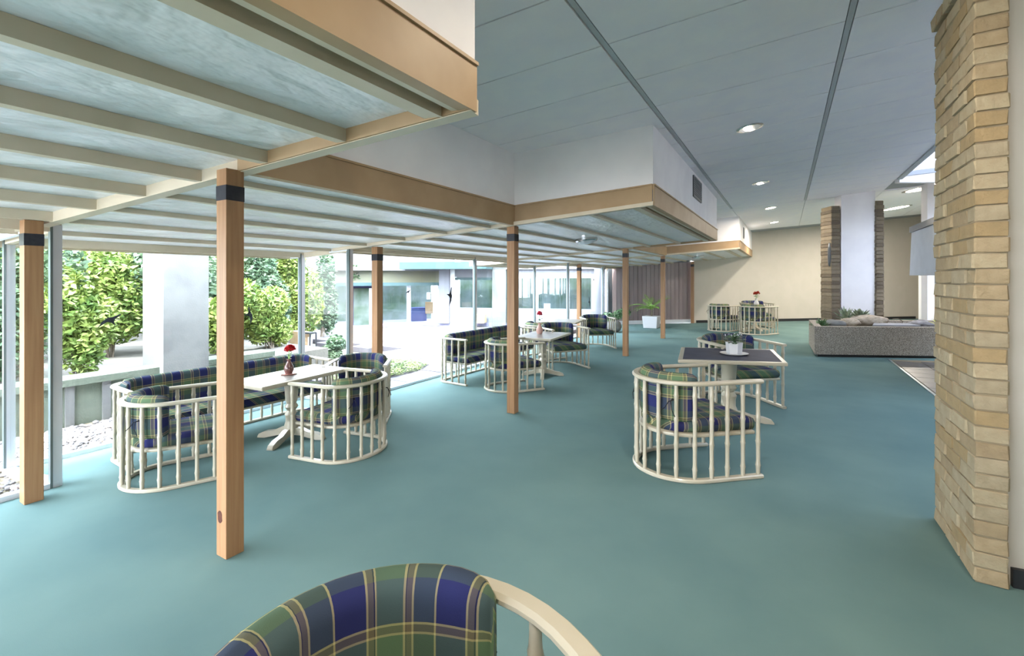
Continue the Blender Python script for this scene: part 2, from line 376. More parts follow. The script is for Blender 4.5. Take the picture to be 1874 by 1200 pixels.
# brick wall end: every brick its own object
BW = empty('wall_brick', (0, 0, 0)); struct(BW, 'tall end of a tan brick wall at the edge of the carpet', 'wall')
mb = MB(); mb.box(0.810, 0.925, 3.150, 3.845, 0, 3.03); build(mb, 'mortar_core', 'mortar', BW)
def brick_mesh(L, seed, mats, D=0.125, Hh=0.071, j=0.0035):
    rnd = random.Random(seed); bm = bmesh.new()
    bmesh.ops.create_cube(bm, size=1)
    bmesh.ops.bevel(bm, geom=bm.edges[:], offset=0.045, segments=1, affect='EDGES')
    for v in bm.verts:
        v.co.x *= D; v.co.y *= L; v.co.z *= Hh
        v.co += Vector((rnd.uniform(-j, j), rnd.uniform(-j, j), rnd.uniform(-.003, .003)))
    me = bpy.data.meshes.new('brick'); bm.to_mesh(me); bm.free(); me.materials.append(MATS[mats]); return me
fulls = [brick_mesh(0.232, s, 'brick_%d' % (s % 5)) for s in range(10)]
halfs = [brick_mesh(0.112, s + 50, 'brick_%d' % (s % 5)) for s in range(10)]
k = 0; zz = 0.038
while zz < 3.03:
    seq = [('f', .232), ('f', .232), ('f', .232)] if k % 2 == 0 else [('h', .112), ('f', .232), ('f', .232), ('h', .112)]
    y = 3.143
    for t, L in seq:
        me = random.choice(fulls if t == 'f' else halfs)
        o = link('brick', me, BW, (0.865 + random.uniform(-.004, .004), y + L / 2, zz)); o.rotation_euler = (0, 0, random.uniform(-.02, .02))
        y += L + 0.008
    zz += 0.0775; k += 1
for k in range(6):
    o = link('coping_brick', halfs[k % 10], BW, (0.860, 3.143 + .06 + k * .117, 3.075)); o.scale = (1.2, 1, 1)

# column between two brick slabs, beyond the planter
wall('column', (1.075, 12.78), (1.725, 12.78 + .30), 0.25, 0, zc(1.07), zc(1.72), 'white_plaster', 'white column between two narrow brick slabs', 'column')
def slab(x0, y0, x1, y1, h, lab):
    S = empty('brick_pier', (0, 0, 0)); tag(S, lab, 'pier', 'brick slabs flanking the white column', 'structure')
    d = Vector((x1 - x0, y1 - y0, 0)); n = Vector((-d.y, d.x, 0)).normalized() * 0.42
    mb = MB(); a = Vector((x0, y0, 0)); b = a + d; i = d * .06
    Z = lambda v, z: (v.x, v.y, z)
    mb.hexa([Z(a + i + n * .05, 0), Z(b - i + n * .05, 0), Z(b - i + n * .95, 0), Z(a + i + n * .95, 0)], [Z(a + i + n * .05, h - .03), Z(b - i + n * .05, h - .03), Z(b - i + n * .95, h - .03), Z(a + i + n * .95, h - .03)])
    build(mb, 'mortar_core', 'mortar', S)
    z = 0.0; c = 0; yaw = math.atan2(d.y, d.x)
    meshes = [brick_mesh(0.42, s + 90, 'slab_brick_%d' % (s % 3), D=1.0, Hh=.078, j=.004) for s in range(6)]
    while z + .08 < h + .02:
        o = link('brick', random.choice(meshes), S)
        m = (a + b) / 2 + n / 2
        o.location = (m.x + random.uniform(-.005, .005), m.y, z + .042); o.rotation_euler = (0, 0, yaw); w = d.length
        if c >= 0 and z + .17 > h: w *= .8
        o.scale = (w, 1, 1); z += .085; c += 1
    return S
slab(0.885, 12.66, 1.065, 12.75, 3.17, 'left brick slab beside the white column, rounded top')
slab(1.735, 13.02, 1.885, 13.09, 3.27, 'right brick slab beside the white column, square top')
# sconce on the left slab
mb = MB(); mb.lathe([(0.0, -.28), (.035, -.25), (.05, -.1), (.05, .1), (.035, .25), (0, .28)], 10, (0, 0, 0), False)
o = build(mb, 'wall_plaque', 'hood_trim', None, 60, (0.865, 12.72, 2.05)); tag(o, 'narrow dark oval plaque on the side of the left brick slab', 'plaque')

# white shaft column and hood at the hearth
wall('column', (2.72, 13.62), (2.85, 13.67), 0.2, 0, 5.6, 5.6, 'white_plaster', 'slim white column just left of the brick wall', 'column')
HD = empty('hearth_hood', (0, 0, 0)); tag(HD, 'hanging pale grey hood with dark top trim over the hearth', 'hood')
mb = MB(); mb.hexa([(1.93, 7.6, 1.56), (2.9, 7.9, 1.56), (2.9, 11.3, 1.56), (1.93, 10.9, 1.56)], [(1.95, 7.62, 2.33), (2.9, 7.9, 2.33), (2.9, 11.3, 2.33), (1.95, 10.85, 2.33)]); build(mb, 'hood_body', 'hood_grey', HD)
mb = MB(); mb.hexa([(1.92, 7.59, 2.33), (2.92, 7.9, 2.33), (2.92, 11.3, 2.33), (1.92, 10.86, 2.33)], [(1.92, 7.59, 2.43), (2.92, 7.9, 2.43), (2.92, 11.3, 2.43), (1.92, 10.86, 2.43)]); build(mb, 'hood_trim', 'hood_trim', HD)
for (x, y) in [(2.2, 9.0), (2.2, 10.4)]:
    mb = MB(); mb.tube([(x, y, 2.4), (x, y, 5.55)], .012, 6); build(mb, 'hanging_rod', 'chrome', HD)

# hearth floor tiles and its metal edge
HF = empty('floor_hearth', (0, 0, 0)); struct(HF, 'dark slate tiled hearth floor bordered by a metal strip', 'floor')
mb = MB(); mb.hexa([(1.66, 4.1, .001), (5.6, 4.7, .001), (5.6, 12.4, .001), (1.66, 10.95, .001)], [(1.66, 4.1, .006), (5.6, 4.7, .006), (5.6, 12.4, .006), (1.66, 10.95, .006)]); build(mb, 'grout_bed', 'mortar', HF)
tm = None
for i in range(9):
    for j in range(17):
        x = 1.68 + i * .41; y = 4.25 + j * .41 + i * .10
        if y + .4 > 10.95 + (x - 1.66) * .36: continue
        if tm is None:
            mb = MB(); mb.box(0, .40, 0, .40, 0, .008); tm = mb.mesh('tile', 'dark_tile')
        link('tile', tm, HF, (x, y, .003 + random.uniform(0, .002)))
mb = MB(); mb.box(1.635, 1.665, 4.0, 10.97, 0, .012); build(mb, 'edge_strip', 'steel_strip', HF)

# ================================================================ low timber canopy
edges = {0: (-2.9, None), 1: (1.47, None), 2: (4.42, None), 3: (9.1, None), 4: (12.0, None), 5: (17.0, None)}
EY = [-2.9, 1.47, 4.42, 9.1, 12.0, 16.9]
XR = [-1.20, -2.58, -1.166, -2.58, -1.02]
XL = [-4.80, -5.42, -4.80, -5.42, -4.80]
def ey(x, i): return -2.9 if i == 0 else cr(x, EY[i])
CAN = empty('ceiling_canopy', (0, 0, 0)); struct(CAN, 'low timber canopy of pale panels and tan battens over the seats', 'ceiling')
offs = [-1.883, -1.78, -1.80, -1.80, -1.80]
for i in range(5):
    BD = .062 if i == 0 else .030
    xr, xl = XR[i], XL[i]
    xs = []; x = -1.40 if xr > -2 else -2.58
    if i == 0: xs = [-1.375, -1.883, -2.39, -2.90, -3.38, -3.86, -4.34]
    elif i in (2, 4): xs = [-1.34, -1.80, -2.31, -2.83, -3.29, -3.71, -4.14, -4.57]
    else: xs = [-2.85, -3.35, -3.86, -4.35, -4.84, -5.22]
    allx = [xr] + xs + [xl]
    for a, b in zip(allx, allx[1:]):     # a right, b left
        segs = 3 if i != 0 else 4
        ya0, ya1, yb0, yb1 = ey(a, i), ey(a, i + 1), ey(b, i), ey(b, i + 1)
        cut = [(ya0 + (ya1 - ya0) * t, yb0 + (yb1 - yb0) * t) for t in ([0, .5, 1] if i else [0, .45, .72, 1])]
        for (p0, q0), (p1, q1) in zip(cut, cut[1:]):
            mb = MB(); g = .003
            mb.hexa([(b, q0 + g, zs(b) + BD), (a, p0 + g, zs(a) + BD), (a, p1 - g, zs(a) + BD), (b, q1 - g, zs(b) + BD)],
                    [(b, q0 + g, zs(b) + BD + .01), (a, p0 + g, zs(a) + BD + .01), (a, p1 - g, zs(a) + BD + .01), (b, q1 - g, zs(b) + BD + .01)])
            build(mb, 'soffit_panel' if a - b > .25 else 'slot_board', 'soffit_plaster' if a - b > .25 else 'slot_tan', CAN)
    for x in xs:
        mb = MB(); mb.bar((x, ey(x, i) + .02, zs(x)), (x, ey(x, i + 1) - .02, zs(x)), .085 if (x == xs[0] and i in (0, 2, 4)) else .055, 0, BD + .002); build(mb, 'batten', 'batten_paint', CAN)
    if i in (0, 2, 4):                   # slot along the inner rim
        x = xr - .10
        mb = MB(); mb.bar((xr - .04, ey(xr, i), zs(xr)), (xr - .04, ey(xr, i + 1), zs(xr)), .085, -.002, BD + .002); build(mb, 'rim_board', 'batten_paint', CAN)
    # roof above
    mb = MB(); zr = 2.6 if i in (1, 3) else 2.7
    mb.hexa([(xl, ey(xl, i), zs(xl) + BD + .011), (xr, ey(xr, i), zs(xr) + BD + .011), (xr, ey(xr, i + 1), zs(xr) + BD + .011), (xl, ey(xl, i + 1), zs(xl) + BD + .011)],
            [(xl, ey(xl, i), zs(xl) + .16), (xr, ey(xr, i), zs(xr) + .16), (xr, ey(xr, i + 1), zs(xr) + .16), (xl, ey(xl, i + 1), zs(xl) + .16)])
    build(mb, 'roof_deck', 'white_render', CAN)
    # garden side fascia
    mb = MB(); mb.bar((xl, ey(xl, i), zs(xl)), (xl, ey(xl, i + 1), zs(xl)), .04, -.02, .18); build(mb, 'eave_board', 'batten_paint', CAN)
    if i in (1, 3):
        for e_ in (i, i + 1):
            mb = MB(); mb.bar((xl, ey(xl, e_), zs(xl)), (-4.6, ey(-4.6, e_), zs(-4.6)), .04, -.02, .17); build(mb, 'eave_board', 'white_frame', CAN)
for e_ in range(1, 5):                   # cross battens
    lft = max(XL[e_ - 1], XL[e_]); rgt = max(XR[e_ - 1], XR[e_])
    mb = MB(); mb.bar((lft, ey(lft, e_), zs(lft)), (rgt, ey(rgt, e_), zs(rgt)), .075, -.006, .064 if e_ == 1 else .032); build(mb, 'cross_batten', 'batten_paint', CAN)

# bulkheads: tan fascia with white plaster above, following the stepped edge
BK = empty('wall_bulkhead', (0, 0, 0)); struct(BK, 'white bulkhead stepping in and out above the canopy, tan fascia below', 'wall')
path = [(-1.20, -2.9)]
for i in range(5):
    if i: path.append((XR[i], ey(XR[i], i)))
    path.append((XR[i], ey(XR[i], i + 1)))
for a, b in zip(path, path[1:]):
    d = Vector((b[0] - a[0], b[1] - a[1], 0)).normalized(); n = Vector((-d.y, d.x, 0))     # into the mass
    if abs(a[0] - b[0]) < .01: n = Vector((-1, 0, 0))
    A = Vector((a[0], a[1], 0)); B = Vector((b[0], b[1], 0))
    if abs(a[0] - b[0]) > .01:           # cross faces: keep inside the box they close
        up = b[0] > a[0]; n = Vector((0, 1, 0)) if up else Vector((0, -1, 0))
    if abs(a[0] - b[0]) > .01:
        (B if up else A).x -= .006
    def piece(name, th, off, z0, z1, m):
        mb = MB(); o_ = -n * off
        P_ = [A + o_, B + o_, B + n * th, A + n * th]
        za = [z0(a[0]), z0(b[0]), z0(b[0]), z0(a[0])]; zb = [z1(a[0]), z1(b[0]), z1(b[0]), z1(a[0])]
        mb.hexa([(p.x, p.y, z) for p, z in zip(P_, za)], [(p.x, p.y, z) for p, z in zip(P_, zb)])
        build(mb, name, m, BK)
    piece('fascia', .05, .012, lambda x: zs(x) - .004, lambda x: zs(x) + .20, 'tan_paint')
    piece('fascia_lip', .05, .022, lambda x: zs(x) + .20, lambda x: zs(x) + .215, 'tan_paint')
    piece('upper_wall', .06, 0, lambda x: zs(x) + .215, lambda x: zc(x) + .03, 'white_plaster')
# vent on the side of the second box, and the small one beyond
def vent(name, x, y0, y1, z0, z1, lab, n):
    V = empty(name, (x, y0, z0)); tag(V, lab, 'vent')
    mb = MB(); mb.box(.0, .008, 0, y1 - y0, 0, z1 - z0); build(mb, 'backing', 'vent_dark', V)
    mb = MB(); w = y1 - y0; h = z1 - z0
    mb.box(.008, .02, 0, .03, 0, h); mb.box(.008, .02, w - .03, w, 0, h); mb.box(.008, .02, .03, w - .03, 0, .02); mb.box(.008, .02, .03, w - .03, h - .02, h); build(mb, 'vent_frame', 'vent_slat', V)
    mb = MB(); mb.box(.008, .016, .03, w - .03, -.006, .006); me = mb.mesh('slat', 'vent_slat')
    for k in range(n): link('slat', me, V, (0, 0, .02 + (h - .04) * (k + .5) / n))
vent('air_vent', -1.166, 7.15, 7.88, 2.70, 3.01, 'grey slatted air vent on the white side of the middle bulkhead', 9)
vent('air_vent', -1.02, 14.38, 14.62, 2.63, 2.93, 'narrow dark vent on the farthest small bulkhead', 6)

# ================================================================ windows
def window(idx, pts, mull, lab, ztop=None, m1='alu'):
    """glazed run through pts; mull: (x,y) uprights"""
    Wd = empty('window_%d' % idx, (0, 0, 0)); struct(Wd, lab, 'window')
    for a, b in zip(pts, pts[1:]):
        mb = MB(); mb.bar((a[0], a[1], 0), (b[0], b[1], 0), .06, -.02, .035); build(mb, 'sill', m1, Wd)
        mb = MB(); d = Vector((b[0] - a[0], b[1] - a[1], 0)).normalized(); q = Vector((-d.y, d.x, 0)) * .004
        A = Vector((a[0], a[1], 0)); B = Vector((b[0], b[1], 0))
        ps = [A - q, B - q, B + q, A + q]
        mb.hexa([(p.x, p.y, .035) for p in ps], [(p.x, p.y, zs(p.x) + .03) for p in ps]); build(mb, 'pane', 'glass', Wd)
        mb = MB(); mb.bar((a[0], a[1], zs(a[0])), (b[0], b[1], zs(b[0])), .05, -.03, .04); build(mb, 'head', 'batten_paint', Wd)
    for (x, y, w) in mull:
        mb = MB(); mb.box(x - w / 2, x + w / 2, y - .03, y + .03, 0, zs(x) + .02); build(mb, 'mullion', m1, Wd)
        mb = MB(); mb.box(x - w * .2, x + w * .62, y - .036, y - .022, 0, zs(x) + .02); build(mb, 'gasket', 'alu_dark', Wd)
window(1, [(-4.56, -2.9), (-4.56, 1.23)], [(-4.56, -.6, .05)], 'tall glazing beside the nearest timber post')
window(2, [(-4.56, 1.23), (-5.22, 1.12)], [(-4.56, 1.22, .055), (-5.22, 1.13, .05)], 'short glazed return between two upright metal mullions')
window(3, [(-5.22, 1.12), (-5.22, 3.69)], [(-5.22, 3.67, .055)], 'wide pane behind the settee, looking onto the shrubs')
window(4, [(-5.22, 3.70), (-4.60, 3.89)], [(-4.60, 3.89, .055)], 'narrow pane at the inner corner beyond the settee')
window(5, [(-4.60, 3.89), (-4.60, 8.0)], [(-4.60, 6.55, .045)], 'glazing along the courtyard behind the second settee')
window(6, [(-4.60, 8.0), (-5.24, 7.66), (-5.24, 9.96), (-4.60, 10.5)], [(-5.22, 9.93, .05), (-4.60, 10.5, .05), (-4.60, 8.0, .05)], 'projecting glazed bay by the far tables')
window(7, [(-4.60, 10.5), (-4.60, 13.0), (-5.05, 14.7)], [(-4.60, 13.0, .05)], 'last glazing before the brown boarded screen')

# ================================================================ timber posts
def post(x, y, lab, knot=False):
    P = empty('timber_post', (x, y, 0)); tag(P, lab, 'post', 'square timber posts under the canopy')
    top = zs(x)
    mb = MB(); mb.box(-.048, .048, -.048, .048, 0, top + .005); o = build(mb, 'shaft', 'post_wood', P); bevel(o, .003)
    mb = MB(); mb.box(-.0495, .0495, -.0495, .0495, top - .165, top - .085); build(mb, 'band', 'black_band', P)
    if knot:
        mb = MB(); n = 12
        f_ = [mb.vert((-.012 + .02 * math.cos(2 * PI * k / n) * (1 + .15 * (k % 3)), -.0492, .215 + .034 * math.sin(2 * PI * k / n))) for k in range(n)]
        b_ = [mb.vert((mb.v[k][0], -.046, mb.v[k][2])) for k in range(n)]
        mb.f.append(f_); mb.f.append(b_[::-1])
        for k in range(n): mb.f.append([f_[k], f_[(k + 1) % n], b_[(k + 1) % n], b_[k]])
        tag(build(mb, 'knot', 'knot_brown', P), 'dark reddish knot in the wood')
    return P
post(-4.393, 1.057, 'timber post nearest the left window, standing beside the metal mullions')
post(-2.62, 1.408, 'largest timber post with a red-brown knot near its foot', True)
post(-2.643, 4.50, 'timber post at the inner corner of the white bulkhead, before the second group of seats')
post(-4.368, 4.118, 'timber post at the courtyard glazing behind the first table')
post(-2.687, 8.917, 'slender far timber post directly left of the palm')
post(-2.668, 12.02, 'slender far timber post directly right of the palm')
post(-4.55, 11.10, 'thin timber post by the far courtyard glazing')
post(-2.73, 16.70, 'timber post set against the end of the back wall')

# ================================================================ brown screen at the far end
SP = [(-5.0, 14.64), (-2.80, 16.80)]
S = empty('wall_screen', (0, 0, 0)); struct(S, 'brown boarded screen wall with glossy vertical boards behind the palm', 'wall')
d = Vector((SP[1][0] - SP[0][0], SP[1][1] - SP[0][1], 0)); Ls = d.length; d.normalize(); nb = 20
mb = MB(); q = Vector((-d.y, d.x, 0)) * .06
mb.bar((SP[0][0] + q.x, SP[0][1] + q.y, 0), (SP[1][0] + q.x, SP[1][1] + q.y, 0), .04, 0, 2.15); build(mb, 'backing', 'vent_dark', S)
for k in range(nb):
    a = Vector((SP[0][0], SP[0][1], 0)) + d * Ls * k / nb; b = a + d * (Ls / nb - .012)
    m_ = 'hood_trim' if k == 0 else ('pink_board' if k in (1,) else 'mauve_board')
    mb = MB(); z0 = .12; mb.bar((a.x, a.y, 0), (b.x, b.y, 0), .03 + .008 * (k % 2), z0, 2.14); build(mb, 'board', m_, S)
mb = MB(); mb.bar((SP[0][0], SP[0][1], 0), (SP[1][0], SP[1][1], 0), .09, 0, .12); build(mb, 'plinth', 'white_frame', S)
mb = MB(); a = Vector((SP[0][0], SP[0][1], 0)) + d * .62 - q * .6; b = a + d * .08; mb.bar(tuple(a), tuple(b), .05, 0, 2.13); build(mb, 'jamb', 'tan_board', S)

# ================================================================ outside ground, courtyard
mb = MB(); mb.box(-40, 1.0, -12, 40, -.25, -.125); GR = struct(build(mb, 'ground', 'pale_ground'), 'bare ground outside the building', 'ground')
mb = poly_slab([(-4.6, -3), (-4.6, 1.2), (-5.26, 1.1), (-5.26, 3.75), (-4.75, 3.92), (-5.2, 4.3), (-7.2, 4.3), (-7.2, -3)], -.12, -.02)
struct(build(mb, 'ground_gravel_bed', 'soil'), 'gravel bed between the glazing and the concrete planter wall', 'ground')
def rock_mesh(seed, m, sub=1, flat=.6):
    bm = bmesh.new(); bmesh.ops.create_icosphere(bm, subdivisions=sub, radius=1)
    for v in bm.verts:
        k = 1 + .28 * noise.noise(v.co * 1.3 + Vector((seed * 3.1, seed, 0)))
        v.co *= k; v.co.z *= flat
    me = bpy.data.meshes.new('rock'); bm.to_mesh(me); bm.free(); me.materials.append(MATS[m])
    me.polygons.foreach_set('use_smooth', [True] * len(me.polygons)); return me
# pebbles: loose heap, uncountable
mb = MB()
ico = [(0, 0, 1), (.894, 0, .447), (.276, .851, .447), (-.724, .526, .447), (-.724, -.526, .447), (.276, -.851, .447), (.724, .526, -.447), (-.276, .851, -.447), (-.894, 0, -.447), (-.276, -.851, -.447), (.724, -.526, -.447), (0, 0, -1)]
icf = [(0, 1, 2), (0, 2, 3), (0, 3, 4), (0, 4, 5), (0, 5, 1), (1, 6, 2), (2, 7, 3), (3, 8, 4), (4, 9, 5), (5, 10, 1), (2, 6, 7), (3, 7, 8), (4, 8, 9), (5, 9, 10), (1, 10, 6), (11, 7, 6), (11, 8, 7), (11, 9, 8), (11, 10, 9), (11, 6, 10)]
def pebble(mb, x, y, z, r):
    a = random.uniform(0, PI); sx, sy, sz = r * random.uniform(.8, 1.5), r * random.uniform(.6, 1), r * random.uniform(.45, .7); n0 = len(mb.v)
    for p in ico:
        u, v = p[0] * sx, p[1] * sy; mb.vert((x + u * math.cos(a) - v * math.sin(a), y + u * math.sin(a) + v * math.cos(a), z + p[2] * sz))
    for f_ in icf: mb.f.append([n0 + i for i in f_])
mb = MB()
for k in range(6500):
    y = random.uniform(-1.2, 4.2); x = random.uniform(-6.25, -4.66 if y < 1.1 else -5.32)
    pebble(mb, x, y, -.012 + random.uniform(-.01, .012), random.uniform(.014, .032))
o = link('gravel', mb.mesh('gravel', 'pebble', 60)); tag(o, 'pale pebbles lying between the window and the concrete trough wall', 'gravel', kind='stuff')
mb = MB()
for k in range(600):
    y = random.uniform(-1.2, 2.2); x = random.uniform(-6.1, -4.66 if y < 1.1 else -5.32)
    pebble(mb, x, y, .0, random.uniform(.014, .03))
o = link('gravel', mb.mesh('gravel_pink', 'pebble_pink', 60)); tag(o, 'scattered pinkish pebbles among the pale ones outside the window', 'gravel', kind='stuff')
# concrete trough wall with ribs
TW = empty('garden_wall', (0, 0, 0)); tag(TW, 'low mossy concrete garden wall with upright ribs below the shrubs', 'wall')
mb = MB(); mb.box(-6.55, -6.34, -2.9, 4.0, -.12, .40); build(mb, 'wall_body', 'mossy_concrete', TW)
mb = MB(); mb.box(-6.62, -6.29, -2.9, 4.0, .40, .47); build(mb, 'coping', 'mossy_concrete', TW)
mb = MB(); mb.box(-.03, .02, -.035, .035, -.1, .40); rm = mb.mesh('rib', 'concrete')
for k in range(22): link('rib', rm, TW, (-6.335, -2.7 + k * .3, 0))
mb = MB(); mb.box(-6.62, -12, -2.9, 5.15, -.12, .34); mb.v = [(-12 if i in (1, 2, 5, 6) else -6.62, v[1], v[2]) for i, v in enumerate(mb.v)]
struct(build(mb, 'ground_flower_bed', 'pale_ground'), 'raised soil bed behind the garden wall', 'ground')
# concrete pillar
PL = empty('concrete_pillar', (0, 0, 0)); tag(PL, 'square concrete pillar standing outside among the shrubs', 'pillar')
mb = MB(); mb.box(-6.72, -6.2, 2.58, 3.07, -.12, 2.55); build(mb, 'shaft', 'concrete', PL)
mb = MB(); mb.box(-6.76, -6.16, 2.54, 3.11, 1.86, 1.90); build(mb, 'cap_band', 'concrete', PL)
# far fence
mb = MB(); mb.box(-14.2, -14, -3, 6.5, 1.78, 2.2); mb.box(-14.18, -14.02, -2.8, -2.6, -.13, 1.8); mb.box(-14.18, -14.02, 2, 2.2, -.13, 1.8); mb.box(-14.18, -14.02, 6, 6.2, -.13, 1.8)
o = build(mb, 'concrete_fence', 'concrete'); tag(o, 'grey concrete parapet on posts behind the shrubs', 'fence')
# little wall, crate and lantern by the inner corner
o = build((lambda m_: (m_.box(-9.6, -8.2, 5.9, 6.15, -.12, .12), m_)[1])(MB()), 'low_wall', 'concrete'); tag(o, 'short low concrete wall beside the bamboo in the courtyard', 'wall')
mb = MB(); mb.box(-8.85, -8.42, 5.95, 6.1, .12, .42); o = build(mb, 'wooden_box', 'tan_board'); tag(o, 'plain tan box standing on the low courtyard wall', 'box')
LN = empty('garden_lantern', (-8.3, 6.03, .12)); tag(LN, 'small black lantern beside the tan box outside', 'lantern')
mb = MB(); mb.box(-.1, .1, -.08, .08, 0, .02); build(mb, 'lantern_base', 'dark_base', LN)
mb = MB(); mb.box(-.1, .1, -.08, .08, .27, .30); build(mb, 'lantern_cap', 'dark_base', LN)
for sx in (-1, 1):
    for sy in (-1, 1):
        mb = MB(); mb.box(sx * .09 - .01, sx * .09 + .01, sy * .07 - .01, sy * .07 + .01, .02, .27); build(mb, 'corner_bar', 'dark_base', LN)
mb = MB(); mb.box(-.03, .03, -.03, .03, .02, .2); build(mb, 'candle', 'white_glaze', LN)

# courtyard pavers, each its own
CY = empty('pavement', (0, 0, -.12)); struct(CY, 'pale stone slabs paving the courtyard', 'pavement')
pm = []
for s in range(4):
    mb = MB(); mb.box(.008, .592, .008, .792, 0, .10 + s * .002); pm.append(mb.mesh('paver', 'paver'))
for i in range(13):
    for j in range(11):
        x = -12.6 + i * .6; y = 4.3 + j * .8 + (i % 2) * .4
        if x > -5.9 and y < 4.5: continue
        if x < -9.5 and y > 12.6 + (x + 9.5) * 1.3: continue
        if y > 12.3 + (x + 9) * .3: continue
        if x < -7.4 and y < 6.8: continue
        if -5.6 < x + .3 < -4.6 and y > 7: continue
        link('paver', random.choice(pm), CY, (x, y, random.uniform(0, .004)))
mb = MB(); mb.box(-5.75, -4.66, 4.2, 7.5, -.12, -.022); build(mb, 'paving_strip', 'paver', CY, loc=(0, 0, .12))

# ================================================================ opposite building
def facade(name, p0, p1, lab):
    o = empty(name, (p0[0], p0[1], 0), math.atan2(p1[1] - p0[1], p1[0] - p0[0])); tag(o, lab, 'building'); return o
def fb(par, name, m, u0, u1, z0, z1, d0=0.0, d1=.15, smooth=None):
    """box on a facade: u along, z up, depth from d0 (towards the viewer negative) to d1"""
    mb = MB(); mb.box(u0, u1, d0, d1, z0, z1); return build(mb, name, m, par)
FA = facade('courtyard_building', (-11.72, 9.91), (-9.975, 12.169), 'white courtyard pavilion with teal eaves and large dark windows')
fb(FA, 'floor_slab', 'lavender_paint', -.6, 2.9, -.12, .04, -.12, 3)
fb(FA, 'rear_wall', 'room_reflection', -.6, 2.9, .04, 2.0, 1.6, 1.7)
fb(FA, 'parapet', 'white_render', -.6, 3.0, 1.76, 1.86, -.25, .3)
fb(FA, 'eave', 'teal_metal', -.6, 2.95, 1.28, 1.38, -.35, .1)
fb(FA, 'clerestory', 'clerestory_reflection', -.6, 2.9, 1.38, 1.76, .05, .15)
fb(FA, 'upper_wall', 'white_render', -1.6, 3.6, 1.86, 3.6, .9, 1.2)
fb(FA, 'wall_end', 'blue_paint', -.05, .82, 0.04, 1.28, .04, .16)
w_ = fb(FA, 'door', 'room_reflection', .12, .58, .04, 1.2, -.0, .05); 
fb(FA, 'door_frame', 'white_frame', .58, .66, .04, 1.2, -.02, .05)
for u0, u1 in ((.84, 1.77), (1.89, 2.80)):
    w_ = fb(FA, 'window', 'glass_far', u0, u1, .10, 1.28, .04, .06); w_['kind'] = 'thing'
for u in (.80, 1.77, 2.80): fb(FA, 'window_frame', 'white_frame', u, u + .12, .04, 1.28, .0, .1)
fb(FA, 'sofa', 'blue_paint', 2.05, 2.55, .05, .5, .7, 1.2); fb(FA, 'chair_back', 'brown_board', 2.5, 2.75, .3, .7, .6, .7); fb(FA, 'notice', 'white_frame', 2.42, 2.54, .82, 1.05, .035, .04)
FB_ = facade('courtyard_wing', (-9.738, 11.879), (-4.781, 13.626), 'long white wing across the courtyard with ribbon windows')
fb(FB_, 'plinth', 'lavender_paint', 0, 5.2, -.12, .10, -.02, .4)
fb(FB_, 'pillar', 'white_render', 0, .34, .05, 1.9, -.08, .2)
fb(FB_, 'wall_strip', 'alu', .34, .50, .05, 1.9, .02, .2)
fb(FB_, 'roof_beam', 'teal_metal', -1.0, 1.8, 1.80, 2.02, -.9, .2)
fb(FB_, 'apron_wall', 'white_render', .5, 5.2, .10, .56, .02, .2)
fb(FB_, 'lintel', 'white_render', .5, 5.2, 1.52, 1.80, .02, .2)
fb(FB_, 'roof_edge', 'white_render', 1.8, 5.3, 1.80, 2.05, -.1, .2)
fb(FB_, 'blind_box', 'teal_metal', .52, 1.75, 1.46, 1.54, -.02, .1)
fb(FB_, 'pillar', 'concrete', 1.78, 2.22, .0, 2.0, -.10, .2)
fb(FB_, 'pillar_side', 'teal_metal', 2.22, 2.45, .0, 2.0, .0, .2)
fb(FB_, 'rear_wall', 'room_reflection', .4, 5.2, .3, 1.8, .9, 1.0)
for u0, u1 in ((.55, 1.12), (1.20, 1.76), (2.45, 3.14), (3.24, 4.12), (4.2, 4.88)):
    fb(FB_, 'window', 'glass_far', u0, u1, .56, 1.52, .08, .10)
for u in (.48, 1.12, 3.14, 4.12, 4.88): fb(FB_, 'window_frame', 'white_frame', u, u + .09, .50, 1.56, .0, .12)
fb(FB_, 'pillar', 'white_render', 4.97, 5.3, 0, 1.95, -.1, .3)
fb(FB_, 'bench_box', 'tan_board', 1.2, 1.6, .12, .38, -.45, -.1); fb(FB_, 'sill_box', 'alu', 3.4, 3.6, .56, .72, .14, .2)
fb(FB_, 'upper_wall', 'white_render', .2, 8.0, 2.05, 4.5, 1.6, 1.9)
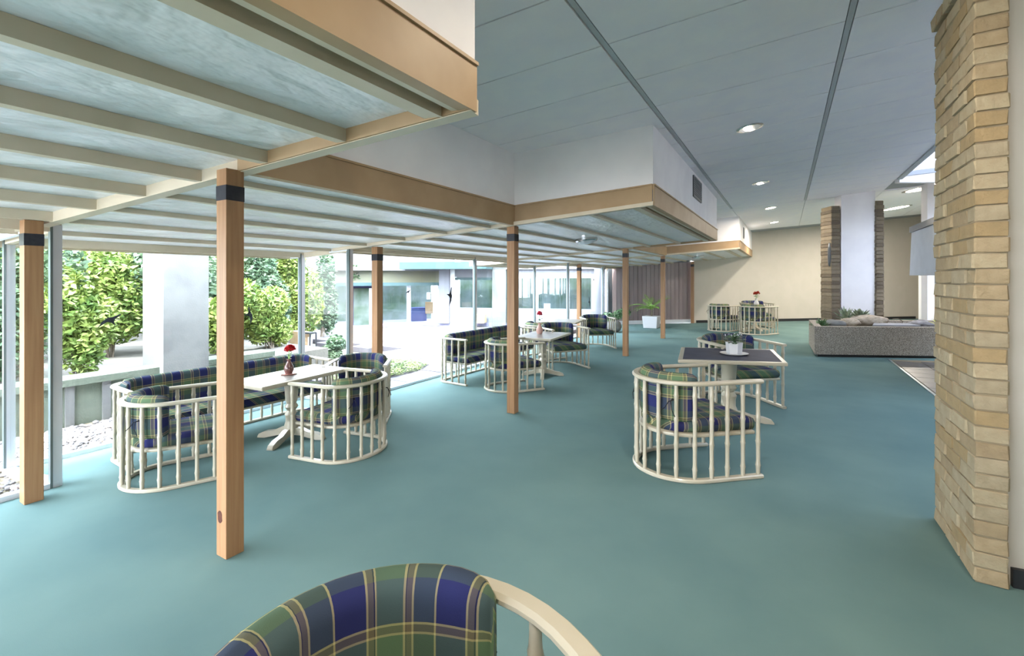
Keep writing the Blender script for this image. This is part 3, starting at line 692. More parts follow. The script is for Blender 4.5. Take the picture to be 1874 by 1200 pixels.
# bushes in the courtyard and garden
def leaf_cloud(mb, c, r, n, size, rnd):
    for k in range(n):
        a = rnd.uniform(0, 2 * PI); b = math.acos(rnd.uniform(-1, 1)); q = rnd.uniform(.35, 1) ** .5
        p = Vector((c[0] + r[0] * q * math.sin(b) * math.cos(a), c[1] + r[1] * q * math.sin(b) * math.sin(a), c[2] + r[2] * q * math.cos(b)))
        d = Vector((rnd.gauss(0, 1), rnd.gauss(0, 1), rnd.gauss(0, .6))).normalized(); u = d.cross(Vector((rnd.gauss(0, 1), rnd.gauss(0, 1), rnd.gauss(0, 1)))).normalized()
        s = size * rnd.uniform(.5, 1.15)
        i = [mb.vert(p - d * s), mb.vert(p + u * s * .42), mb.vert(p + d * s), mb.vert(p - u * s * .42)]
        mb.f.append(i)
def shrub(x, y, z, w, h, lab, m='leaf', n=2600, size=.05, seed=0, name='shrub', blobs=7, stems=6, grp='shrubs in the garden outside the windows'):
    rnd = random.Random(seed); S = empty(name, (x, y, z)); tag(S, lab, 'shrub', grp)
    mb = MB(); cs = []
    for k in range(blobs):
        a = rnd.uniform(0, 2 * PI); q = rnd.uniform(0, .6) * w
        c = (q * math.cos(a), q * math.sin(a), h * rnd.uniform(.3, .85)); cs.append(c)
        leaf_cloud(mb, c, (w * .5, w * .5, h * .28), int(n * 2.6) // blobs, size, rnd)
    o = link('foliage', mb.mesh('foliage', m), S); o['kind'] = 'stuff'
    for k in range(stems):
        c = cs[k % len(cs)]
        mb = MB(); mb.tube([(rnd.uniform(-.05, .05), rnd.uniform(-.05, .05), 0), (c[0] * .5, c[1] * .5, c[2] * .5), c], .014, 5, .005); build(mb, 'branch', 'bark', S)
    return S
shrub(-7.4, .55, .3, .75, 1.9, 'yellow-green shrub behind the nearest post and mullion', 'leaf', 3000, .06, 1)
shrub(-7.6, 1.65, .3, .70, 1.85, 'light leafy shrub left of the concrete pillar', 'leaf_blue', 3200, .055, 2)
shrub(-7.2, 2.15, .3, .42, 1.3, 'low bright shrub just left of the concrete pillar', 'leaf', 1800, .05, 3)
shrub(-8.1, -.6, .3, .9, 2.3, 'tall yellowish shrub at the near end of the garden', 'leaf', 3000, .07, 14)
shrub(-7.3, 3.75, .3, .55, 1.1, 'bright green bush right of the concrete pillar, behind the settee', 'leaf', 3200, .05, 4)
shrub(-8.4, 3.9, .3, .9, 2.3, 'tall grey-green shrub right of the concrete pillar', 'leaf_blue', 3600, .06, 5)
shrub(-7.4, 4.6, .3, .5, 1.0, 'low bright bush just left of the corner mullion', 'leaf', 2600, .045, 6)
shrub(-8.9, 5.35, -.1, .6, 2.4, 'dark upright shrub behind the corner mullion', 'leaf_blue', 3200, .06, 7)
shrub(-9.8, 6.7, -.1, .65, 2.9, 'tall yellow-green bamboo clump beside the courtyard', 'leaf', 4200, .07, 8, stems=12)
shrub(-10.4, 7.9, -.1, .5, 2.5, 'blue-green bamboo clump nearest the pavilion', 'leaf_blue', 3000, .07, 9, stems=10)
shrub(-11.0, 2.8, -.1, 1.5, 3.0, 'large pale shrub far behind the concrete pillar', 'leaf_blue', 4200, .09, 10)
shrub(-11.4, 4.9, -.1, 1.4, 3.4, 'large yellow-green shrub far behind the settee', 'leaf', 4200, .09, 11)
shrub(-10.8, .6, -.1, 1.4, 2.8, 'large pale shrub far behind the nearest post', 'leaf', 3600, .09, 12)
shrub(-8.6, 2.9, .3, .9, 2.0, 'mid-green shrub directly behind the concrete pillar', 'leaf', 3600, .06, 16)
shrub(-9.3, .9, .2, 1.1, 2.2, 'pale shrub in the second row, left of the pillar', 'leaf_blue', 4200, .07, 17)
shrub(-9.4, 2.0, .2, 1.0, 1.9, 'yellow-green shrub in the second row, left of the pillar', 'leaf', 4200, .07, 18)
shrub(-9.6, 4.6, .2, 1.0, 2.4, 'mid-green shrub in the second row behind the corner glazing', 'leaf', 4200, .07, 19)
shrub(-12.6, 1.6, -.1, 1.6, 3.2, 'very pale tall shrub at the end of the garden', 'leaf_blue', 4200, .10, 20)
shrub(-12.8, 3.8, -.1, 1.6, 3.4, 'pale yellow tall shrub at the end of the garden', 'leaf', 4200, .10, 21)
shrub(-7.0, 1.0, .3, .4, .8, 'low ground-hugging shrub just behind the ribbed wall', 'leaf_blue', 1800, .045, 22)
shrub(-7.75, 6.2, -.12, .28, .45, 'small light plant at the end of the low courtyard wall', 'leaf_blue', 900, .05, 13, stems=3)
shrub(-11.9, 10.2, 1.38, .35, .55, 'small shrub growing on the pavilion roof edge', 'leaf_blue', 900, .07, 15, stems=3)
# clover patch by the glass
mb = MB(); rnd = random.Random(3)
for k in range(9000):
    a = rnd.uniform(0, 2 * PI); q = rnd.uniform(0, 1) ** .6
    x = -5.75 + .55 * q * math.cos(a); y = 5.5 + .95 * q * math.sin(a); h = .14 * (1 - q) + rnd.uniform(0, .07)
    t = rnd.uniform(0, 2 * PI); s = rnd.uniform(.012, .026)
    mb.f.append([mb.vert((x + s * math.cos(t), y + s * math.sin(t), -.02 + h)), mb.vert((x - s * math.sin(t), y + s * math.cos(t), -.015 + h)), mb.vert((x - s * math.cos(t), y - s * math.sin(t), -.01 + h))])
o = link('grass', mb.mesh('grass', 'leaf')); tag(o, 'low green ground cover patch on the paving outside the glass', 'grass', kind='stuff')

# bird silhouettes on the panes
def bird(x, y, z, s, flip, lab, rot=0.0):
    pts = [(-1, -.75), (-.62, -.1), (-.1, .28), (.25, .30), (.95, .62), (1.0, .50), (.45, .05), (.38, -.2), (.55, -.62), (.1, -.25), (-.2, -.18), (-.6, -.45)]
    mb = MB(); c, s_ = math.cos(rot), math.sin(rot)
    P = [((a * c - b * s_) * s * flip, (a * s_ + b * c) * s) for a, b in pts]
    f_ = [mb.vert((0, a, b)) for a, b in P]; g_ = [mb.vert((-.0015, a, b)) for a, b in P]; n = len(P)
    mb.f.append(f_); mb.f.append(g_[::-1])
    for k in range(n): mb.f.append([f_[k], f_[(k + 1) % n], g_[(k + 1) % n], g_[k]])
    o = build(mb, 'bird_sticker', 'sticker_black', None, None, (x, y, z)); tag(o, lab, 'sticker', 'black bird silhouettes on the window panes')
bird(-5.213, 1.752, 1.13, .085, 1, 'black bird silhouette on the pane left of the concrete pillar')
bird(-5.213, 3.018, 1.09, .085, -1, 'black bird silhouette on the pane right of the largest post', .9)
bird(-4.592, 4.902, 1.315, .05, 1, 'small bird silhouette right of the courtyard corner post')
bird(-4.592, 5.868, 1.222, .13, -1, 'large bird silhouette on the pane behind the second settee', 1.2)
bird(-4.592, 12.24, 1.47, .10, 1, 'tiny far bird silhouette high on the last pane', .5)
bird(-4.592, 11.94, .86, .13, -1, 'far bird silhouette low on the last pane', .9)

# ================================================================ furniture
def upath(W_, D_, e, n=22):
    pts = [(D_ / 2, -W_ / 2), (D_ / 4, -W_ / 2)] if D_ > e * 2 else [(D_ / 2, -W_ / 2)]
    for i in range(n + 1):
        a = -PI / 2 - PI * i / n
        pts.append((-D_ / 2 + e + e * math.cos(a), W_ / 2 * math.sin(a)))
    if D_ > e * 2: pts.append((D_ / 4, W_ / 2))
    pts.append((D_ / 2, W_ / 2)); return pts
def rpath(W_, D_, r, n=7):
    """settee: long straight back (along y) with rounded corners and short arms"""
    pts = [(D_ / 2, -W_ / 2)]
    for i in range(n + 1):
        a = -PI / 2 - PI / 2 * i / n; pts.append((-D_ / 2 + r + r * math.cos(a), -W_ / 2 + r + r * math.sin(a)))
    for i in range(1, 8): pts.append((-D_ / 2, -W_ / 2 + r + (W_ - 2 * r) * i / 8))
    for i in range(n + 1):
        a = PI - PI / 2 * i / n; pts.append((-D_ / 2 + r + r * math.cos(a), W_ / 2 - r + r * math.sin(a)))
    pts.append((D_ / 2, W_ / 2)); return pts
def plen(p): return sum(math.dist(a, b) for a, b in zip(p, p[1:]))
def at(p, s):
    for a, b in zip(p, p[1:]):
        l = math.dist(a, b)
        if s <= l or b is p[-1]: return (a[0] + (b[0] - a[0]) * s / l, a[1] + (b[1] - a[1]) * s / l)
        s -= l
def sub(p, s0, s1, n=26): return [at(p, s0 + (s1 - s0) * i / n) for i in range(n + 1)]
def rprof(w, z0, z1, r=.007):
    h = w / 2; return [(-h + r, z0), (h - r, z0), (h, z0 + r), (h, z1 - r), (h - r, z1), (-h + r, z1), (-h, z1 - r), (-h, z0 + r)]
SPM = None
def spindle_mesh():
    global SPM
    if SPM is None:
        pr = []; z0, z1 = .028, .735
        pr.append((.016, z0))
        nodes = [.10, .36, .62, .88] 
        for t in [0, .03, .085, .10, .115, .15, .30, .345, .36, .375, .42, .56, .605, .62, .635, .68, .82, .865, .88, .895, .93, 1]:
            r = .0155
            if any(abs(t - q) < .004 for q in nodes): r = .0205
            elif any(abs(t - q) < .018 for q in nodes): r = .0175
            pr.append((r, z0 + (z1 - z0) * t))
        mb = MB(); mb.lathe(pr[1:], 8); SPM = mb.mesh('spindle', 'cream_lacquer', 50)
    return SPM
def pad_prof(th, h0, h1, n=10, lean=0.0):
    """rounded upright pad between z h0..h1, thickness th, as a closed (offset,z) loop"""
    pr = []; r = th / 2
    for i in range(n + 1):
        a = PI * i / n; pr.append((r * math.cos(a), h1 - r + r * math.sin(a) * 1.0))
    for t in (.75, .5, .25): pr.append((-r * 1.08, h0 + r + (h1 - h0 - 2 * r) * t))
    for i in range(n + 1):
        a = PI + PI * i / n; pr.append((r * math.cos(a), h0 + r + r * math.sin(a)))
    for t in (.25, .5, .75): pr.append((r * 1.08, h0 + r + (h1 - h0 - 2 * r) * t))
    return pr
def make_seat(path, kind, cush_over=.05, cin=.085, ties=True, front=None, nsp=16, seatz=.40):
    root = empty(kind)
    mb = MB(); mb.sweep(path, rprof(.052, 0.0, .03)); build(mb, 'bottom_rail', 'cream_lacquer', root, 40)
    mb = MB(); mb.sweep(path, rprof(.058, .73, .76, .010)); build(mb, 'top_rail', 'cream_lacquer', root, 40)
    L = plen(path)
    for k in range(nsp):
        x, y = at(path, .03 + (L - .06) * k / (nsp - 1)); link('spindle', spindle_mesh(), root, (x, y, 0))
    # seat frame and seat cushion fill the plan inside the path
    def inset(p, d):
        out = []
        n = len(p)
        for i, q in enumerate(p):
            a, b = p[max(i - 1, 0)], p[min(i + 1, n - 1)]; dx, dy = b[0] - a[0], b[1] - a[1]; l = math.hypot(dx, dy)
            out.append((q[0] + dy / l * d, q[1] - dx / l * d))
        return out
    def slab_(p, z0, z1, r):
        mb = MB(); rings = []
        cx_ = sum(q[0] for q in p) / len(p); cy_ = sum(q[1] for q in p) / len(p)
        ns = 5
        lay = [(0.0, z0)] if False else []
        for i in range(ns + 1):
            a = -PI / 2 + PI * i / ns; lay.append((r - r * math.cos(a), (z0 + z1) / 2 + (z1 - z0) / 2 * math.sin(a)))
        for ins, z in lay:
            row = []
            for (x, y) in p:
                dx, dy = x - cx_, y - cy_; l = math.hypot(dx, dy); f_ = (l - ins) / l
                X, Y = cx_ + dx * f_, cy_ + dy * f_
                row.append(mb.vert((X, Y, z), (X, Y + z)))
            rings.append(row)
        m = len(p)
        for a, b in zip(rings, rings[1:]):
            for k in range(m): mb.f.append([a[k], a[(k + 1) % m], b[(k + 1) % m], b[k]])
        # domed top
        t1 = []
        for (x, y) in p:
            X, Y = cx_ + (x - cx_) * .55, cy_ + (y - cy_) * .55; t1.append(mb.vert((X, Y, z1 + .012), (X, Y + z1)))
        for k in range(m): mb.f.append([rings[-1][k], rings[-1][(k + 1) % m], t1[(k + 1) % m], t1[k]])
        c_ = mb.vert((cx_, cy_, z1 + .016), (cx_, cy_ + z1))
        for k in range(m): mb.f.append([t1[k], t1[(k + 1) % m], c_])
        mb.f.append(rings[0][::-1]); return mb
    ins = inset(path, .03)
    fx = path[0][0]
    mb = slab_([(min(x, fx - .035), y) for x, y in ins], seatz - .07, seatz - .045, .004); build(mb, 'seat_board', 'cream_lacquer', root, 40)
    c_ = inset(path, .045); cl = [(min(x, fx - .02), y) for x, y in c_]
    build(slab_(cl, seatz - .045, seatz + .055, .035), 'seat_cushion', 'plaid', root, 50)
    # back cushion
    bp = inset(path, cin)
    bl = plen(bp)
    s0, s1 = front if front else (bl * .27, bl * .73)
    seg = sub(bp, s0, s1, 30)
    P_ = pad_prof(.105, seatz + .03, .76 + cush_over)
    mb = MB(); rows = []; n = len(seg); Lc = 0; pl = [0]
    for i in range(len(P_)): pl.append(pl[-1] + math.dist(P_[i], P_[(i + 1) % len(P_)]))
    zm = (seatz + .03 + .76 + cush_over) / 2
    for i, p in enumerate(seg):
        if i: Lc += math.dist(p, seg[i - 1])
        a, b = seg[max(i - 1, 0)], seg[min(i + 1, n - 1)]; dx, dy = b[0] - a[0], b[1] - a[1]; l = math.hypot(dx, dy); nx, ny = -dy / l, dx / l
        t = min(i, n - 1 - i) / 4.0; f_ = 1.0 if t >= 1 else math.sqrt(max(.0, 1 - (1 - t) ** 2)) * .72 + .28
        fz = 1.0 if t >= 1 else .84 + .16 * math.sqrt(max(0, 1 - (1 - t) ** 2))
        rows.append([mb.vert((p[0] + nx * o_ * f_, p[1] + ny * o_ * f_, zm + (z - zm) * fz), (Lc, pl[k])) for k, (o_, z) in enumerate(P_)])
    m = len(P_)
    for a, b in zip(rows, rows[1:]):
        for k in range(m): mb.f.append([a[k], b[k], b[(k + 1) % m], a[(k + 1) % m]])
    mb.f.append(rows[0]); mb.f.append(rows[-1][::-1]); bc = build(mb, 'back_cushion', 'plaid', root, 60)
    if ties:
        for s in (.36, .64):
            x, y = at(path, L * s); q = Vector((x, y, 0)).normalized()
            ox, oy = q.x * .026, q.y * .026; px, py = -q.y, q.x
            mb = MB()
            mb.tube([(x - ox * 2, y - oy * 2, .62), (x + ox + px * .015, y + oy + py * .015, .61), (x + ox * 1.8 + px * .03, y + oy * 1.8 + py * .03, .55), (x + ox * 1.4 + px * .05, y + oy * 1.4 + py * .05, .50)], .0035, 5)
            mb.tube([(x + ox, y + oy, .61), (x + ox * 2 - px * .02, y + oy * 2 - py * .02, .565), (x + ox * 2.2 - px * .05, y + oy * 2.2 - py * .05, .54)], .0035, 5)
            mb.tube([(x - ox * 2, y - oy * 2, .615), (x - ox * .5 + px * .022, y - oy * .5 + py * .022, .612), (x + ox * 1.2, y + oy * 1.2, .608)], .0035, 5)
            build(mb, 'tie_cord', 'cord', bc, 60)
    return root
protos = {}
def place(key, maker, x, y, yaw, s, lab, cat, grp, W_=1, D_=1):
    if key not in protos: protos[key] = maker(); o = protos[key]
    else:
        o = copy_tree(protos[key])
        for k_ in ('group',):
            if k_ in o: del o[k_]
    o.location = (x, y, 0); o.rotation_euler = (0, 0, math.radians(yaw)); o.scale = (s, s, s)
    tag(o, lab, cat, grp); return o
TUB = lambda: make_seat(upath(.76, .84, .40), 'tub_chair', front=(.50, 1.38))
TUBD = lambda: make_seat(upath(.70, .84, .38), 'tub_chair', front=(.50, 1.30))
G = 'cream spindle tub chairs with plaid cushions'
place('tubd', TUBD, -.691, 3.961, 42, .975, 'tub chair before the dark-topped table, cushion cords dangling outside its spindles', 'chair', G)
place('tub', TUB, -.56, 6.30, -52, .985, 'tub chair on the far side of the dark-topped table, behind the white plant pot', 'chair', G)
place('tubn', lambda: make_seat(upath(.80, .74, .33), 'tub_chair', front=(.45, 1.25)), -3.336, 2.793, 189.8, .835, 'tub chair on the courtyard end of the table with the red carnation, seen from behind', 'chair', G)
place('tubd', TUBD, -4.02, 1.78, 67, .82, 'tub chair in front of the window settee, partly behind the knotted post', 'chair', G)
place('tub', TUB, -4.02, 3.55, -52, .80, 'tub chair facing the room beyond the carnation table, before the courtyard corner', 'chair', G)
place('tubd', TUBD, -3.27, 5.52, 55, .85, 'tub chair directly behind the corner post, beside the second settee', 'chair', G)
place('tub', TUB, -3.33, 7.28, -36, .90, 'tub chair at the far side of the second table, facing the camera', 'chair', G)
place('tub', TUB, -3.62, 9.78, -50, .86, 'tub chair in the third group behind the second table, cushion dark', 'chair', G)
place('tub', TUB, -4.02, 7.95, 60, .84, 'tub chair by the projecting glazed bay, in the third group', 'chair', G)
place('tub', TUB, -.71, 14.36, 62, 1.0, 'right-hand far tub chair, in front of the far flower table', 'chair', G)
place('tubd', TUBD, -1.60, 14.75, 66, .97, 'left-hand far tub chair, farthest along the carpet', 'chair', G)
place('tub', TUB, -.85, 16.3, -60, 1.0, 'farthest tub chair behind the small red flower, against the back wall', 'chair', G)
place('tubf', lambda: make_seat(upath(.76, .84, .40), 'tub_chair', cush_over=.05, cin=.055, front=(.36, 1.30)), -.55, .552, -32, 1.0, 'tub chair at the bottom edge nearest the camera, plaid back cushion seen from above', 'chair', G)
GS = 'spindle settees along the glazing'
def settee(L, D_):
    p = rpath(L, D_, .16); l = plen(p) - .3
    return make_seat(p, 'settee', cush_over=.045, ties=False, front=(.36, l - .30), nsp=int(L / .13) + 8)
o = settee(2.15, .60); o.location = (-4.58, 2.50, 0); o.scale = (.82,) * 3; o.rotation_euler = (0, 0, math.radians(-3)); tag(o, 'long plaid settee against the left window beside the concrete pillar', 'settee', GS)
o = settee(2.2, .62); o.location = (-4.05, 6.22, 0); o.scale = (.86,) * 3; o.rotation_euler = (0, 0, math.radians(-3)); tag(o, 'second plaid settee with its back to the courtyard glazing', 'settee', GS)

def table(x, y, yaw, w, d_, h, lab, dark=False, foot=1.0, rz=0, sk=0.0):
    T = empty('pedestal_table', (x, y, 0), math.radians(yaw)); tag(T, lab, 'table', 'cream pedestal tables')
    mb = MB(); e = .045
    mb.box(-w / 2, w / 2, -d_ / 2, d_ / 2, h - .035, h); mb.v = [(p[0] + p[1] * sk, p[1], p[2]) for p in mb.v]; o = build(mb, 'table_top', 'cream_lacquer', T); bevel(o, .008, 2)
    mb = MB(); mb.box(-w / 2 + e, w / 2 - e, -d_ / 2 + e, d_ / 2 - e, h - .01, h + .0015); mb.v = [(p[0] + p[1] * sk, p[1], p[2]) for p in mb.v]; build(mb, 'top_inlay', 'table_dark' if dark else 'table_top', T)
    s = foot
    mb = MB(); mb.lathe([(.075 * s, .05), (.075 * s, .12), (.06 * s, .16), (.06 * s, h * .32), (.07 * s, h * .38), (.045 * s, h * .44), (.072 * s, h * .50), (.05 * s, h * .55), (.062 * s, h * .60), (.075 * s, h - .08), (.08 * s, h - .036)], 16); build(mb, 'pedestal', 'cream_lacquer', T, 35)
    mb = MB(); mb.hexa([(-.06 * s, -.04 * s, .045), (.36 * s, -.035 * s, 0), (.36 * s, .035 * s, 0), (-.06 * s, .04 * s, .045)], [(-.06 * s, -.04 * s, .10), (.36 * s, -.028 * s, .035), (.36 * s, .028 * s, .035), (-.06 * s, .04 * s, .10)])
    mb2 = MB()
    pr = [(0.0, .04, .105), (.12, .035, .10), (.2, .02, .07), (.30, 0.0, .06), (.37, 0.0, .035), (.385, 0.0, .012)]
    for u, z0, z1 in pr:
        for (yy, z) in ((-.035, z0), (.035, z0), (.03, z1), (-.03, z1)): mb2.vert((u * s, yy * s, z))
    for i in range(len(pr) - 1):
        for k in range(4): mb2.f.append([i * 4 + k, i * 4 + (k + 1) % 4, i * 4 + 4 + (k + 1) % 4, i * 4 + 4 + k])
    mb2.f.append([0, 1, 2, 3]); n = (len(pr) - 1) * 4; mb2.f.append([n + 3, n + 2, n + 1, n])
    me = mb2.fix(mb2.mesh('foot', 'cream_lacquer', 30))
    for k in range(4):
        o = link('foot', me, T); o.rotation_euler = (0, 0, k * PI / 2 + math.radians(rz))
    return T
table(-4.02, 2.72, 4, .50, .95, .60, 'cream pedestal table with the red carnation, beside the knotted post', False, .85, 20)
table(-3.26, 6.47, 5, .62, .92, .63, 'cream pedestal table with the pink carnation, behind the corner post', False, .85, 20)
table(-.52, 5.42, 20, 1.0, .90, .70, 'pedestal table with a dark grey top and cream rim', True, 1.1, -6, .20)
table(-4.0, 9.0, 10, .62, .8, .62, 'cream table in the third group, almost hidden by chairs', False, .85)
table(-.78, 15.35, 30, .7, .7, .70, 'far cream table with the rust-red flower', False, 1)

def vase(x, y, z, s, lab, vm, pm_, heads, stem_h, sau=None, leaf='leaf_dark'):
    V = empty('flower_vase', (x, y, z)); V.scale = (s,) * 3; tag(V, lab, 'vase')
    z0 = 0
    if sau:
        mb = MB(); mb.lathe([(.055, 0), (.075, .008), (.078, .012), (.06, .008), (.0, .006)], 18, cap=False); build(mb, 'saucer', sau, V, 40); z0 = .008
    mb = MB(); mb.lathe([(.0, z0), (.032, z0), (.036, z0 + .01), (.048, z0 + .04), (.045, z0 + .07), (.026, z0 + .105), (.018, z0 + .125), (.026, z0 + .15), (.022, z0 + .15), (.014, z0 + .12)], 18, cap=False); build(mb, 'vase_body', vm, V, 50)
    rnd = random.Random(int(x * 100) + 7)
    for hx, hy, hz in heads:
        mb = MB(); mb.tube([(0, 0, .1), (hx * .4, hy * .4, (.1 + hz) / 2), (hx, hy, hz)], .003, 5); build(mb, 'stem', 'leaf_palm', V)
        mb = MB()
        for k in range(110):
            a = rnd.uniform(0, 2 * PI); b = rnd.uniform(0, 1.9); r = .034 * rnd.uniform(.6, 1.15)
            p = Vector((hx + r * math.sin(b) * math.cos(a), hy + r * math.sin(b) * math.sin(a), hz + .95 * r * math.cos(b)))
            d1 = Vector((math.cos(a), math.sin(a), rnd.uniform(.2, 1.4))).normalized(); d2 = Vector((-math.sin(a), math.cos(a), rnd.uniform(-.5, .5))).normalized()
            q = .012
            mb.f.append([mb.vert(p - d2 * q * .5 - d1 * q), mb.vert(p + d2 * q * .5 - d1 * q), mb.vert(p + d2 * q + d1 * q), mb.vert(p + d1 * q * .7), mb.vert(p - d2 * q + d1 * q)])
        build(mb, 'flower_head', pm_, V)
    mb = MB()
    for k in range(14):
        a = rnd.uniform(0, 2 * PI); r = rnd.uniform(.02, .05); p = Vector((r * math.cos(a), r * math.sin(a), .17 + rnd.uniform(0, .05))); q = Vector((math.cos(a), math.sin(a), .3)) * .03; w = Vector((-math.sin(a), math.cos(a), 0)) * .010
        mb.f.append([mb.vert(p - q), mb.vert(p + w), mb.vert(p + q), mb.vert(p - w)])
    build(mb, 'leaves', leaf, V)
    return V
vase(-4.03, 2.70, .602, .93, 'small brown vase on a pink saucer holding red carnations', 'vase_brown', 'petal_red', [(-.012, 0, .245), (.022, .02, .25), (.03, -.01, .262)], .25, 'saucer_pink')
vase(-3.35, 6.54, .632, 1.15, 'clay-coloured vase with one tall pink carnation on the second table', 'vase_clay', 'petal_pink', [(0, 0, .27)], .27)
vase(-.74, 15.3, .702, 1.5, 'white vase with a rust-red flower on the far table', 'white_glaze', 'petal_rust', [(-.02, 0, .24), (.025, .01, .25)], .25)

# white hexagonal pot plant on its saucer
PP = empty('potted_plant', (-.47, 5.42, .702)); tag(PP, 'small leafy plant in a white faceted pot on the dark table', 'plant')
mb = MB(); mb.lathe([(.10, 0), (.135, .010), (.14, .016), (.10, .010), (.0, .008)], 24, cap=False); build(mb, 'saucer', 'white_glaze', PP, 40)
mb = MB(); mb.lathe([(.0, .01), (.075, .01), (.085, .13), (.076, .13), (.07, .11), (0, .11)], 6, cap=False); build(mb, 'pot', 'white_glaze', PP)
rnd = random.Random(5); mb = MB()
for k in range(130):
    a = rnd.uniform(0, 2 * PI); r = rnd.uniform(0, .10); p = Vector((r * math.cos(a), r * math.sin(a), .14 + rnd.uniform(0, .07) - r * .2)); q = Vector((math.cos(a), math.sin(a), rnd.uniform(-.2, .8))).normalized() * .028; w = Vector((-math.sin(a), math.cos(a), 0)) * .014
    mb.f.append([mb.vert(p - q), mb.vert(p + w), mb.vert(p + q), mb.vert(p - w)])
o = build(mb, 'foliage', 'leaf_dark', PP); o['kind'] = 'stuff'
mb = MB()
for k in range(14):
    a = rnd.uniform(0, 2 * PI); r = rnd.uniform(.02, .11); mb.lathe([(.0, 0), (.008, .003), (.0, .012)], 5, (r * math.cos(a), r * math.sin(a), .19 + rnd.uniform(0, .03)), False)
o = build(mb, 'blossoms', 'white_glaze', PP); o['kind'] = 'stuff'

# palm in a white square pot
PM = empty('potted_palm', (-3.55, 14.45, 0)); tag(PM, 'green palm in a white square pot before the brown screen', 'plant')
mb = MB(); mb.hexa([(-.20, -.20, 0), (.20, -.20, 0), (.20, .20, 0), (-.20, .20, 0)], [(-.23, -.23, .36), (.23, -.23, .36), (.23, .23, .36), (-.23, .23, .36)]); o = build(mb, 'pot', 'white_glaze', PM); bevel(o, .015)
mb = MB(); mb.lathe([(.19, 0), (.0, .01)], 16, (0, 0, .355), False); build(mb, 'soil', 'soil', PM)
mb = MB(); mb.tube([(0, 0, .35), (.01, .01, .55), (.03, 0, .75)], .03, 7, .02); build(mb, 'trunk', 'bark', PM)
rnd = random.Random(11)
right = Vector((math.cos(YAW), math.sin(YAW), 0)); 
for k in range(13):
    a = 2 * PI * k / 13 + rnd.uniform(-.2, .2); Lf = rnd.uniform(.45, .75); el = rnd.uniform(.5, 1.3)
    if k in (0, 1): a, Lf, el = YAW + (.0 if k else .2), .72, 1.0
    if k in (2, 3): a, Lf, el = YAW + PI + (.1 if k == 2 else -.15), .85, .75
    mb = MB(); pts = []
    for i in range(9):
        t = i / 8; r = Lf * t * math.cos(el * (1 - .5 * t)); z = .55 + Lf * (math.sin(el) * t * 1.1 - .75 * t * t * (.9 if el < .9 else .55)); pts.append(Vector((r * math.cos(a), r * math.sin(a), z)))
    mb.tube(pts, .006, 4, .002)
    for i in range(1, 17):
        t = i / 17 * 8; j = int(t); p = pts[j].lerp(pts[min(j + 1, 8)], t - j); d_ = (pts[min(j + 1, 8)] - pts[j]).normalized()
        for s_ in (-1, 1):
            q = (Vector((-math.sin(a), math.cos(a), 0)) * s_ + d_ * .8 + Vector((0, 0, -.25))).normalized(); l = .17 * math.sin(PI * min(1, .25 + i / 17 * .8)); w = d_ * .012
            mb.f.append([mb.vert(p - w), mb.vert(p + q * l * .5 + Vector((0, 0, .01)) + w * .2), mb.vert(p + q * l), mb.vert(p + w)])
    build(mb, 'frond', 'leaf_palm', PM)
# stone bowl plant
SB = empty('stone_planter', (-4.22, 12.75, 0)); tag(SB, 'round stone bowl with a bushy plant by the far glazing', 'plant')
mb = MB(); mb.lathe([(.0, 0), (.14, 0), (.22, .05), (.26, .15), (.22, .27), (.18, .31), (.15, .30), (0, .27)], 18, cap=False); build(mb, 'bowl', 'concrete', SB, 50)
mb = MB(); rnd = random.Random(21)
for c_ in [(-.15, -.05, .42), (.2, .05, .5), (0, .1, .42), (-.35, -.1, .36), (.3, .1, .55)]: leaf_cloud(mb, c_, (.2, .2, .13), 160, .05, rnd)
o = link('foliage', mb.mesh('foliage', 'leaf_dark'), SB); o['kind'] = 'stuff'

# ================================================================ aggregate trough with stones and succulents
PT = empty('plant_trough', (0, 0, 0)); tag(PT, 'long exposed-aggregate concrete trough on a dark plinth', 'trough')
FLp, FRp, BRp, BLp = Vector((.479, 10.632, 0)), Vector((4.3, 12.46, 0)), Vector((4.3, 14.3, 0)), Vector((.445, 12.32, 0))
def quad(i): # inset corners
    c_ = (FLp + FRp + BRp + BLp) / 4
    u = (FRp - FLp).normalized(); v = (BLp - FLp).normalized(); u2 = (BRp - BLp).normalized()
    return [FLp + (u + v) * i, FRp + (-u + v) * i, BRp + (-u2 - v) * i, BLp + (u2 - v) * i]
O, I = quad(0), quad(.13)
ZT = .585
mb = MB()
for k in range(4):
    a, b, c_, d_ = O[k], O[(k + 1) % 4], I[(k + 1) % 4], I[k]
    mb.hexa([(p.x, p.y, .05) for p in (a, b, c_, d_)], [(p.x, p.y, ZT) for p in (a, b, c_, d_)])
build(mb, 'trough_wall', 'aggregate', PT)
Q = quad(.06); mb = MB(); mb.hexa([(p.x, p.y, 0) for p in Q], [(p.x, p.y, .06) for p in Q]); build(mb, 'plinth', 'dark_base', PT)
mb = MB(); mb.hexa([(p.x, p.y, .06) for p in I], [(p.x, p.y, .50) for p in I]); build(mb, 'soil', 'soil', PT)
def stone(x, y, z, sx, sy, sz, yaw, lab, m='stone', seed=1):
    o = link('stone', rock_mesh(seed, m, 3, 1)); o.location = (x, y, z); o.scale = (sx, sy, sz); o.rotation_euler = (0, 0, yaw); tag(o, lab, 'stone', 'stones laid in the concrete trough')
stone(1.42, 12.05, .61, .38, .18, .15, .3, 'large long brown boulder in the trough', seed=2)
stone(.86, 11.55, .56, .20, .14, .10, .2, 'flat grey stone near the front left of the trough', 'concrete', 3)
stone(1.12, 11.75, .58, .20, .15, .12, .5, 'rounded mid-grey stone in the middle of the trough', seed=4)
stone(2.35, 12.35, .56, .24, .15, .10, .0, 'pale flat stone at the far right of the trough', 'pebble', 5)
